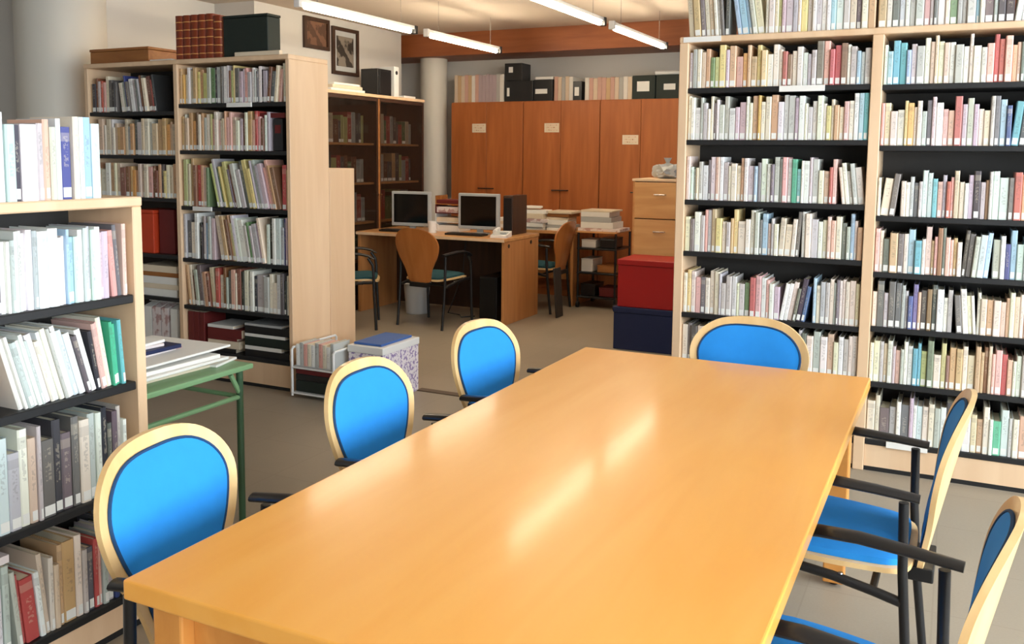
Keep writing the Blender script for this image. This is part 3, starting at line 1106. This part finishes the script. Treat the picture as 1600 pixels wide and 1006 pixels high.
# ------------------------------------------------------------------ smoked glass cabinet on the left wall
GX = -5.10
gc = thing('glass_cabinet', 'dark wood cabinet with smoked glass doors against the picture wall', 'cabinet', (GX, 6.58, 0))
GL, GH, GD = 1.67, 2.07, .47
obj('side_panel', B(-GD, 0, 0, -.02, .025, GH - .03), 'darkwood', gc)
obj('side_panel', B(-GD, GL - .025, 0, -.02, GL, GH - .03), 'darkwood', gc)
obj('back_panel', B(-GD, .025, .06, -GD + .015, GL - .025, GH - .03), 'darkwood', gc)
obj('top_board', RB(-GD, -.01, GH - .03, .005, GL + .01, GH, r=.004), 'birch', gc)
obj('divider', B(-GD + .015, GL / 2 - .012, .06, -.03, GL / 2 + .012, GH - .03), 'darkwood', gc)
obj('base_strip', B(-GD, 0.026, 0, -.03, GL - .026, .06), 'darkwood', gc)
GS = [.06, .45, .82, 1.20, 1.58]
for z in GS:
    for a, b in ((.026, GL / 2 - .0125), (GL / 2 + .0125, GL - .026)):
        obj('shelf', B(-GD + .016, a, z, -.05, b, z + .02), 'desk_side', gc)
for i in range(2):
    a = i * GL / 2 + .004
    b = (i + 1) * GL / 2 - .004
    d = obj('door', MB().box(-.018, a, .07, 0, a + .03, GH - .035).box(-.018, b - .03, .07, 0, b, GH - .035).box(-.018, a + .03, .07, 0, b - .03, .10).box(-.018, a + .03, GH - .065, 0, b - .03, GH - .035), 'darkwood', gc)
    obj('pane', B(-.011, a + .03, .10, -.007, b - .03, GH - .065), 'smoked', d)
    hy_ = b - .02 if i == 0 else a + .02
    obj('knob', MB().tube([(0, hy_, 1.1), (.018, hy_, 1.1)], .009, 10), 'chrome', d, True)
# strip where the doors meet
obj('door_strip', RB(.0005, GL / 2 - .012, .08, .006, GL / 2 + .012, GH - .04, r=.002, seg=1), 'boxwood', gc)
rng = random.Random(5)
cols_g = [('olive', 'l', ), ('beige', 'b'), ('brown', 'u'), ('charcoal', 'd'), ('grey', 'g'), ('maroon', 'r'), ('green', 'e'), ('tan', 't')]
for si, z in enumerate(GS[1:]):
    for half in (0, 1):
        y = half * GL / 2 + .045
        k = 0
        while y < (half + 1) * GL / 2 - .10:
            w = rng.uniform(.035, .085)
            cn, ch = rng.choice(cols_g)
            h = rng.uniform(.2, .30)
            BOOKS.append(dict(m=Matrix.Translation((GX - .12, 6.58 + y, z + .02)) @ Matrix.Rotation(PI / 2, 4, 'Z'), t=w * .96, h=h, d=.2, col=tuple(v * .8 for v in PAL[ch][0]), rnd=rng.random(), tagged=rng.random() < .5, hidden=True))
            y += w
            k += 1
# on top of it
t = thing('loudspeaker', 'black loudspeaker standing on the glass cabinet', 'loudspeaker', (-5.24, 7.46, 2.07))
obj('body', RB(-.1, 0, 0, .1, .24, .26, r=.006), 'black_plastic', t)
obj('grille', RB(.1005, .02, .02, .108, .22, .24, r=.003), 'black', t)
t = thing('lever_arch_file', 'white lever arch file beside the loudspeaker', 'binder', (-5.27, 7.735, 2.07))
obj('cover', RB(-.14, 0, 0, .14, .085, .30, r=.004), 'white_plastic', t)
obj('finger_hole', MB().tube([(.1405, .042, .24), (.1425, .042, .24)], .02, 16), 'black_plastic', t, True)
obj('sheets', B(-.135, .006, .3, .13, .079, .302), 'paper', t)
z = 2.07
for i, (w, h, m_) in enumerate(((.52, .025, 'paper'), (.46, .03, 'paper_warm'), (.40, .02, 'paper'))):
    tag(at(obj('paper_stack', RB(-.14, 0, 0, .12, w, h - .001, r=.003), m_), (-5.24, 6.70 + i * .02, z)), '%s ream of paper, %s from the bottom, on the glass cabinet' % ('cream' if i == 1 else 'white', ORD[i]), 'paper', 'paper on the glass cabinet')
    z += h
tag(at(obj('paper_bundle', RB(-.1, 0, 0, .1, .22, .025, r=.004), 'paper'), (-5.24, 7.93, 2.07)), 'thin white paper bundle past the white file on the glass cabinet', 'paper')

# framed pictures on the left wall
def picture(y0, y1, z0, z1, art, label):
    t = thing('framed_picture', label, 'picture', (PWX, (y0 + y1) / 2, (z0 + z1) / 2), 0, 'framed pictures on the wall')
    a, h = (y1 - y0) / 2, (z1 - z0) / 2
    w = .035
    for b in ((-a, -h, -a + w, h), (a - w, -h, a, h), (-a + w, -h, a - w, -h + w), (-a + w, h - w, a - w, h)):
        obj('frame', B(.001, b[0], b[1], .028, b[2], b[3]), 'darkwood', t)
    obj('mat_board', B(.001, -a + w, -h + w, .010, a - w, h - w), 'grey_plastic' if art == 'portrait' else 'portrait_brown', t)
    obj('print', B(.0101, -a + w + .04, -h + w + .05, .012, a - w - .04, h - w - .05), art, t)


picture(6.90, 7.28, 2.49, 2.785, 'portrait_brown', 'dark framed brown print hanging above the broad end panel')
picture(7.33, 7.76, 2.28, 2.745, 'portrait', 'dark framed grey portrait hanging above the glass cabinet')

# ------------------------------------------------------------------ tall red cabinets along the back wall
CY, CTOP = 8.86, 2.075
cab_x = [-5.12, -4.225, -3.345, -2.465, -1.585, -.705]
cab_lab = ['reddish wooden cabinet with paper notice next to the slim column', 'reddish wooden cabinet with dark handles and paper notice in the middle', 'reddish wooden cabinet with low paper notice behind the drawer unit',
           'reddish wooden cabinet behind the tall bookcase', 'reddish wooden cabinet behind the tall bookcase end']
for i in range(4):
    a, b = cab_x[i], cab_x[i + 1] - .006
    t = thing('tall_cabinet', cab_lab[i], 'cabinet', (a, CY, 0), 0, 'tall cabinets along the back wall')
    w = b - a
    obj('body', B(0, .02, 0, w, .42, CTOP), 'cabinet', t)
    for s in (0, 1):
        x0, x1 = (.003, w / 2 - .0025) if s == 0 else (w / 2 + .0025, w - .003)
        d = obj('door', RB(x0, 0, .08, x1, .019, CTOP - .01, r=.002, seg=1), 'cabinet', t)
        hx_ = x1 - .04 if s == 0 else x0 + .04
        obj('handle', MB().tube([(hx_ - .05, -.001, 1.13), (hx_ - .045, -.022, 1.13), (hx_ + .045, -.022, 1.13), (hx_ + .05, -.001, 1.13)], .006, 8), 'black', d, True)
for (x, z, lab) in ((-4.765, 1.79, 'paper notice taped to the cabinet next to the slim column'), (-3.89, 1.79, 'paper notice taped to the middle cabinet door'), (-3.015, 1.665, 'paper notice taped lower on the cabinet behind the drawer unit')):
    t = thing('paper_notice', lab, 'notice', (x, CY - .0005, z), 0, 'paper notices on the cabinets')
    obj('sheet', B(-.085, -.002, -.048, .085, 0, .048), 'paper_warm', t)
    for k in range(3):
        obj('text_line', B(-.065, -.0026, -.03 + k * .026, .065 - .02 * (k % 2), -.002, -.018 + k * .026), 'notice', t)

# files and boxes on the cabinets
def top_file(x, w, h, mat, label, group, d=.28, lab=None):
    f = thing('archive_file', label, 'file', (x, 8.93, CTOP), 0, group)
    obj('case', RB(0, 0, 0, w, d, h, r=.003, seg=1), mat, f)
    if lab:
        a, b, z0, z1 = lab
        obj('file_label', B(a, -.0015, z0, b, -.0001, z1), 'paper', f)
    return f


tone = {'b': ('card_beige', (206, 186, 162), 'beige'), 'p': ('card_pink', (196, 156, 140), 'pink'), 'm': ('card_mauve', (168, 150, 152), 'mauve'), 't': ('card_tan', (192, 160, 122), 'tan'), 'w': ('card_white', (220, 214, 204), 'white'), 'g': ('card_grey', (170, 166, 160), 'grey')}
for k_, (nm, c_, _) in tone.items():
    M[nm] = plain(nm, rgb(*c_), 0.75, vary=0.06)


def file_run(x, seq, w, h, where):
    for i, ch in enumerate(seq):
        top_file(x + i * w, w * .97, h * (1 - .02 * (i % 3)), tone[ch][0], '%s archive file, %s from the column side, %s' % (tone[ch][2], ORD[i], where), 'archive files on the cabinets')


file_run(-5.12, 'btbptwpmmmmmgw', .044, .305, 'beside the small black box')
file_run(-3.90, 'pbgbw', .043, .255, 'between the black boxes')
file_run(-3.55, 'wpbpptpbgwb', .047, .235, 'beside the dark green box')
boxes = [(-4.49, .34, .225, (.03, .06, .06, .15), 'black archive box under the small black one'), (-4.14, .22, .23, (.02, .16, .08, .13), 'black archive box with wide white label'),
         (-3.685, .10, .20, (.02, .07, .05, .14), 'narrow black archive box with square white label'), (-3.03, .24, .24, (.05, .18, .08, .18), 'dark green archive box with square label'),
         (-2.78, .30, .24, (.08, .2, .09, .15), 'dark green archive box with oblong label under the papers')]
for x, w, h, lb_, nm in boxes:
    top_file(x, w, h, 'green_card' if 'green' in nm else 'black_plastic', nm + ' on the cabinets', 'archive boxes on the cabinets', lab=lb_)
t = thing('small_box', 'small black box with white label on top of the archive boxes', 'box', (-4.50, 8.95, CTOP + .2255))
obj('case', RB(0, 0, 0, .21, .22, .19, r=.004), 'black_plastic', t)
obj('file_label', B(.05, -.0015, .09, .10, -.0001, .15), 'paper', t)
tag(at(obj('white_booklet', RB(0, 0, 0, .21, .2, .03, r=.003), 'paper'), (-4.13, 8.95, CTOP + .2305)), 'white booklet lying on the wide-labelled archive box', 'booklet')
tag(at(obj('paper_roll', MB().tube([(0, 0, .022), (.30, .05, .022)], .022, 12), 'paper', None, True), (-2.80, 8.96, CTOP + .2405)), 'white paper roll lying on the dark green archive box', 'paper roll')

# ------------------------------------------------------------------ desks with monitors
DZ = .77
dk = thing('office_desk', 'wooden desk with two monitors and dark kneehole', 'desk', (-5.08, 7.0, 0))
DW, DD = 1.57, .74
obj('desktop', RB(0, 0, DZ - .032, DW, DD, DZ, r=.006), 'desk', dk)
obj('edge_band', B(0, -.0025, DZ - .03, DW, -.0001, DZ - .004), 'birch', dk)
sp = obj('side_panel', RB(DW - .035, .02, 0, DW - .005, DD - .01, DZ - .033, r=.003), 'desk_side', dk)
for y in (.10, .56):
    obj('cap', MB().tube([(DW - .005, y, DZ - .07), (DW - .002, y, DZ - .07)], .018, 14), 'black_plastic', sp, True)
obj('side_panel', RB(.005, .02, 0, .035, DD - .01, DZ - .033, r=.003), 'desk_side', dk)
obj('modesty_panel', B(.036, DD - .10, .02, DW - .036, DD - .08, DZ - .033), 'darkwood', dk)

d2 = thing('office_desk', 'wooden desk behind the monitor desk heaped with papers', 'desk', (-5.0, 8.245, 0))
obj('desktop', RB(0, 0, .72, 1.62, .575, .75, r=.005), 'desk', d2)
obj('side_panel', RB(1.585, .03, 0, 1.615, .55, .719, r=.003), 'desk_side', d2)
obj('side_panel', RB(.005, .03, 0, .035, .55, .719, r=.003), 'desk_side', d2)
obj('modesty_panel', B(.036, .49, .2, 1.584, .51, .719), 'desk_side', d2)


def monitor(x, y, rz, label):
    t = thing('monitor', label, 'monitor', (x, y, DZ), rz, 'monitors on the desk')
    obj('base', MB().lathe([(.105, 0), (.10, .012), (.03, .018)], (0, .02, 0), 28), 'grey_plastic', t, True)
    obj('neck', RB(-.03, .03, .016, .03, .06, .16, r=.006), 'grey_plastic', t)
    h = obj('housing', RB(-.205, .0, .045, .205, .045, .375, r=.008), 'grey_plastic', t)
    obj('screen', B(-.178, -.0015, .078, .178, -.0002, .35), 'screen', h)
    obj('back_cover', RB(-.13, .0455, .10, .13, .075, .32, r=.01), 'grey_plastic', h)


monitor(-4.66, 7.30, .10, 'grey monitor with dark screen next to the glass cabinet')
monitor(-3.93, 7.30, .06, 'grey monitor with dark screen at the desk end by the tower')
t = thing('computer_tower', 'dark brown computer tower beside the monitor at the desk end', 'computer', (-3.715, 7.38, DZ))
obj('case', RB(0, 0, 0, .10, .30, .36, r=.006), 'darkwood', t)
obj('front_panel', RB(.01, -.008, .02, .09, -.0005, .34, r=.003), 'black_plastic', t)
t = thing('desk_organiser', 'tiered desk organiser with brown and white trays between the monitors', 'organiser', (-4.46, 7.42, DZ))
for k in range(4):
    obj('tray', MB().box(0, 0, .085 * k, .26, .22, .085 * k + .008).box(0, 0, .085 * k + .008, .008, .22, .085 * k + .083).box(.252, 0, .085 * k + .008, .26, .22, .085 * k + .083), ('white_plastic', 'white_plastic', 'maroon', 'boxwood')[k], t)
    obj('tray_papers', RB(.012, .004, .085 * k + .009, .248, .21, .085 * k + .009 + (.05, .04, .055, .035)[k], r=.003), ('paper', 'paper_warm', 'magazine', 'maroon')[k], t)
t = thing('mug', 'white mug in front of the tiered organiser', 'mug', (-4.37, 7.22, DZ))
obj('body', MB().lathe([(.034, 0), (.038, .004), (.04, .11), (.036, .11), (.034, .012), (.001, .012)], n=24), 'white_plastic', t, True)
obj('handle', MB().tube([(.038, 0, .085), (.062, 0, .08), (.066, 0, .05), (.056, 0, .028), (.037, 0, .024)], .006, 8), 'white_plastic', t, True)
for x, lab in ((-4.70, 'dark keyboard in front of the monitor next to the glass cabinet'), (-3.98, 'dark keyboard in front of the monitor at the desk end')):
    t = thing('keyboard', lab, 'keyboard', (x, 7.10, DZ), 0, 'keyboards on the desk')
    obj('case', RB(-.19, 0, 0, .19, .13, .018, r=.004), 'black_plastic', t)
    obj('keys', MB().box(-.175, .015, .0185, .175, .05, .022).box(-.175, .054, .0185, .175, .085, .022).box(-.175, .09, .0185, .175, .118, .022), 'black', t)
t = thing('desk_phone', 'white desk telephone at the front corner of the monitor desk', 'telephone', (-3.68, 7.06, DZ), .2)
obj('base', MB().prism([(0, 0), (.18, 0), (.18, .05), (0, .02)], 0, .15, 'x'), 'white_plastic', t)
obj('handset', MB().tube([(.035, .02, .052), (.035, .06, .066), (.035, .13, .074), (.035, .165, .066)], [.018, .013, .013, .018], 10), 'white_plastic', t, True)
obj('keypad', B(.075, .05, .0365, .135, .12, .046), 'grey_plastic', t)
# under the desk
t = thing('waste_bin', 'white waste bin standing under the monitor desk', 'bin', (-4.54, 7.22, 0))
obj('bucket', MB().lathe([(.10, 0), (.105, .005), (.125, .29), (.13, .295), (.12, .295), (.115, .28), (.095, .012), (.001, .012)], n=28), 'grey_plastic', t, True)
obj('rim', MB().lathe([(.131, .285), (.135, .29), (.131, .30), (.126, .297)], n=28), 'white_plastic', t, True)
t = thing('computer_tower', 'black computer tower on the floor under the desk', 'computer', (-3.85, 7.18, 0))
obj('case', RB(0, 0, 0, .18, .40, .40, r=.006), 'black_plastic', t)
obj('front_panel', RB(.01, -.01, .02, .17, -.0005, .39, r=.003), 'black', t)
tag(obj('power_cable', MB().tube([(-3.96, 7.30, .005), (-4.05, 7.2, .005), (-4.12, 7.3, .005), (-4.2, 7.22, .03), (-4.22, 7.36, .14), (-4.2, 7.5, .4), (-4.2, 7.56, .7)], .006, 8), 'black', None, True), 'black power cable running up under the monitor desk', 'cable')

# papers on the second desk
rng = random.Random(21)
piles = [(-3.98, 8.24, .30, .22, ('paper', 'paper', 'magazine', 'paper_warm', 'paper'), 'at the end by the computer tower'),
         (-3.70, 8.28, .26, .30, ('paper', 'grey_plastic', 'paper', 'paper_warm', 'boxwood', 'paper_warm'), 'in the middle of the desk row'),
         (-4.32, 8.33, .24, .30, ('paper', 'paper_warm', 'paper'), 'behind the monitors')]
cname = {'paper': 'white', 'magazine': 'printed', 'paper_warm': 'cream', 'grey_plastic': 'grey', 'boxwood': 'brown', 'maroon': 'maroon'}
for px, py, w, d, ms, where in piles:
    z = .75
    for i, m_ in enumerate(ms):
        h = rng.uniform(.025, .05)
        tag(at(obj('paper_pile', RB(0, 0, 0, w - rng.uniform(0, .05), d - rng.uniform(0, .05), h - .001, r=.004), m_), (px + rng.uniform(0, .03), py + rng.uniform(0, .03), z), rng.uniform(-.08, .08)),
            '%s paper bundle, %s from the bottom, %s' % (cname[m_], ORD[i], where), 'paper', 'paper bundles on the second desk')
        z += h
t = thing('envelope', 'white padded envelope leaning on the papers by the computer tower', 'envelope', (-3.86, 8.26, .965), .3)
obj('pouch', RB(-.12, -.01, 0, .12, .14, .02, r=.008), 'paper', t)
obj('flap', MB().prism([(-.118, .0205), (.118, .0205), (0, .024)], .06, .138, 'y'), 'paper', t)

# equipment cart beside the second desk
ct = thing('equipment_cart', 'black equipment cart with shelves at the end of the second desk', 'cart', (-3.34, 8.26, 0))
for x in (.012, .40):
    for y in (.012, .43):
        lg = obj('post', MB().tube([(x, y, .06), (x, y, .76)], .012, 8), 'black', ct, True)
        obj('caster', MB().tube([(x - .012, y, .03), (x + .012, y, .03)], .03, 14), 'black_plastic', lg, True)
for z in (.10, .34, .58, .745):
    obj('shelf', RB(.0, .0, z, .412, .442, z + .016, r=.003, seg=1), 'black' if z < .7 else 'desk', ct)
cart_items = [(.03, .05, .1165, .15, .25, .12, 'black_plastic', 'black equipment box on the bottom cart shelf', 'equipment'), (.22, .06, .1165, .16, .25, .09, 'maroon', 'maroon box on the bottom cart shelf', 'box'),
              (.03, .05, .3565, .12, .28, .13, 'white_plastic', 'white appliance on the middle cart shelf', 'appliance'), (.20, .05, .3565, .18, .28, .07, 'boxwood', 'brown carton on the middle cart shelf', 'box'),
              (.03, .05, .5965, .15, .25, .08, 'paper', 'white ream on the upper cart shelf', 'paper'), (.22, .06, .5965, .15, .25, .10, 'black_plastic', 'black case on the upper cart shelf', 'case')]
for x, y, z, w, d, h, m_, lab, cat in cart_items:
    t = thing('cart_' + cat, lab, cat, (-3.34 + x, 8.26 + y, z))
    obj('body', RB(0, 0, 0, w, d, h - .012, r=.006), m_, t)
    obj('cover', RB(-.002, -.002, h - .0115, w + .002, d + .002, h, r=.003), m_, t)
z = .7615
for i, (w, h, m_, cn) in enumerate(((.44, .03, 'magazine', 'pink printed'), (.34, .06, 'paper', 'white'), (.32, .05, 'grey_plastic', 'pale grey'), (.30, .05, 'paper', 'white'), (.33, .018, 'paper_warm', 'cream'))):
    tag(at(obj('paper_stack', RB(0, 0, 0, w, .30, h - .001, r=.004), m_), (-3.34 + (.02 if i else -.01), 8.30, z)), '%s stack on the equipment cart, %s from the bottom' % (cn, ORD[i]), 'paper', 'stacks on the equipment cart')
    z += h
tag(at(obj('drawing_board', RB(0, 0, 0, .016, .15, .46, r=.003), 'back_dark'), (-3.275, 7.60, 0)), 'dark narrow board standing on the floor between the two desks', 'board')
bpy.data.objects['drawing_board'].rotation_euler = (0, math.radians(-4), 0)

# ------------------------------------------------------------------ drawer unit and storage boxes
du = thing('drawer_unit', 'pale wooden drawer unit behind the red and navy boxes', 'drawer unit', (-2.44, 7.25, 0))
obj('carcass', MB().box(0, .02, 0, .018, .45, 1.29).box(.462, .02, 0, .48, .45, 1.29).box(.018, .435, .05, .462, .45, 1.29).box(.018, .02, 0, .462, .435, .05), 'drawer', du)
obj('top_board', RB(-.004, .0, 1.291, .484, .452, 1.313, r=.004), 'birch', du)
for k in range(4):
    z = .06 + k * .308
    d = obj('drawer', RB(.021, .0, z, .459, .43, z + .30, r=.004), 'drawer', du)
    obj('pull', MB().tube([(.19, -.001, z + .2), (.195, -.02, z + .2), (.285, -.02, z + .2), (.29, -.001, z + .2)], .006, 8), 'chrome', d, True)
t = thing('plastic_bag', 'crumpled translucent white bag on the drawer unit', 'bag', (-2.20, 7.45, 1.313))
bmx = bmesh.new()
bmesh.ops.create_icosphere(bmx, subdivisions=3, radius=1)
rng = random.Random(3)
for p in bmx.verts:
    n = .86 + .25 * math.sin(p.co.x * 7 + 1) * math.cos(p.co.y * 6) + rng.uniform(-.08, .08)
    p.co = Vector((p.co.x * .14 * n, p.co.y * .11 * n, max(0, (p.co.z * .075 * n) + .062)))
mbag = MB().add([p.co[:] for p in bmx.verts], [[q.index for q in f.verts] for f in bmx.faces])
bmx.free()
obj('pouch', mbag, 'grey_plastic', t, True)
obj('knot', MB().lathe([(.012, .0), (.02, .02), (.035, .05)], (0, 0, .125), 10), 'grey_plastic', t, True)
for nm, lab, z, h, m_, off in (('storage_box', 'navy blue storage box on the floor carrying the red one', 0, .335, 'navy', 0), ('storage_box', 'red storage box stacked on the navy blue one', .3355, .37, 'red', .025)):
    t = thing(nm, lab, 'box', (-2.36 + off, 6.60 + off * .4, z), 0, 'stacked storage boxes')
    w = .52 - off
    obj('body', RB(.006, .006, 0, w - .006, .40, h - .045, r=.006), m_, t)
    obj('lid', RB(0, 0, h - .0445, w, .406, h, r=.006), m_, t)
t = thing('wall_socket', 'white socket on the side of the tall bookcase', 'socket', (-1.3005, 4.70, .93))
obj('plate', RB(-.012, -.045, -.05, 0, .045, .05, r=.003), 'white_plastic', t)
obj('rocker', RB(-.017, -.02, -.025, -.0122, .02, .025, r=.002, seg=1), 'white_plastic', t)

# ------------------------------------------------------------------ green school desk with magazines
gd = thing('school_desk', 'green steel school desk heaped with magazines by the chest-high case', 'desk', (-3.13, 2.10, 0))
GW, GDp, GZ = .62, .66, .655
obj('desktop', RB(0, 0, GZ - .022, GW, GDp, GZ, r=.006), 'green_metal', gd)
for x in (.03, GW - .03):
    for y in (.04, GDp - .05):
        sgn = 1 if y > .3 else -1
        obj('leg', MB().tube([(x, y, GZ - .023), (x, y + sgn * .0, GZ - .1), (x, y, .0)], .014, 10), 'green_dark', gd, True)
    obj('brace', MB().tube([(x, .04, GZ - .13), (x, GDp - .05, GZ - .13)], .010, 8), 'green_metal', gd, True)
    obj('brace', MB().tube([(x, GDp - .05, GZ - .12), (x, GDp - .10, GZ - .03)], .010, 8), 'green_metal', gd, True)
obj('brace', MB().tube([(.03, GDp - .05, GZ - .13), (GW - .03, GDp - .05, GZ - .13)], .010, 8), 'green_metal', gd, True)
rng = random.Random(12)
mz = [('paper_warm', 'cream', .40, .50), ('maroon', 'maroon', .41, .48), ('paper', 'white', .42, .50), ('paper', 'white', .40, .46), ('black_plastic', 'black', .30, .36), ('paper', 'white', .42, .52), ('magazine', 'pink printed', .36, .40), ('navy', 'navy blue', .33, .36), ('magazine', 'pink printed', .3, .34), ('paper', 'white', .28, .30)]
z = GZ + .0005
for i, (m_, cn, w, d) in enumerate(mz):
    h = rng.choice((.010, .012, .016))
    tag(at(obj('magazine', RB(0, 0, 0, w, d, h - .0008, r=.002, seg=1), m_), (-3.04 + rng.uniform(0, .08), 2.18 + rng.uniform(-.03, .02), z), rng.uniform(-.10, .10)),
        '%s magazine, %s from the bottom of the pile on the green desk' % (cn, ORD[i]), 'magazine', 'magazines on the green desk')
    z += h
tag(at(obj('magazine', RB(0, 0, 0, .22, .16, .010, r=.002, seg=1), 'paper'), (-2.79, 2.57, GZ + .0005), .25), 'white magazine lying alone at the corner of the green desk', 'magazine')

# ------------------------------------------------------------------ book rack and floral box beside the end panel
rk = thing('wire_rack', 'low white wire rack of books beside the bookcase end panel', 'rack', (-3.62, 4.30, 0))
RW, RD = .33, .46
for x in (.008, RW - .008):
    obj('frame', MB().tube([(x, .008, .012), (x, .008, .30), (x, .02, .312), (x, RD - .02, .312), (x, RD - .008, .30), (x, RD - .008, .012)], .008, 8), 'white_plastic', rk, True)
for z in (.03, .19):
    for y in (.008, RD - .008):
        obj('bar', MB().tube([(.008, y, z), (RW - .008, y, z)], .006, 8), 'white_plastic', rk, True)
    obj('tray', B(.016, .012, z + .006, RW - .016, RD - .012, z + .01), 'grey_plastic', rk)
rng = random.Random(31)
x = -3.60
for i in range(10):
    w = .029
    cn, ch = [('white', 'w'), ('cream', 'c'), ('pink', 'p'), ('grey', 'g')][(i * 7) % 4]
    BOOKS.append(dict(m=Matrix.Translation((x, 4.33, .2003)), t=w * .95, h=rng.uniform(.13, .16), d=.16, col=PAL[ch][0], rnd=rng.random(), tagged=False, label='%s small book, %s from the end panel in the wire rack' % (cn, ORD[i]), group='books in the wire rack'))
    x += w
for i, (m_, cn, h, d) in enumerate((('green_card', 'dark green', .07, .40), ('black_plastic', 'black', .04, .38), ('maroon', 'maroon', .035, .36))):
    tag(at(obj('flat_folder', RB(0, 0, 0, .28, d, h - .001, r=.004), m_), (-3.595, 4.32, .0405 + sum((.07, .04, .035)[:i]))), '%s folder lying %s from the bottom in the wire rack' % (cn, ORD[i]), 'folder', 'folders in the wire rack')
fb = thing('floral_box', 'box covered in floral paper with blue lid next to the wire rack', 'box', (-3.27, 4.42, 0))
obj('body', RB(0, 0, 0, .25, .40, .30, r=.004), 'floral', fb)
obj('lid', RB(-.005, -.005, .3005, .255, .405, .345, r=.005), 'white_plastic', fb)
tag(at(obj('blue_folder', RB(0, 0, 0, .20, .34, .014, r=.003), 'blue_card'), (-3.25, 4.45, .3455)), 'blue folder lying on the floral box', 'folder')

build_books(300)
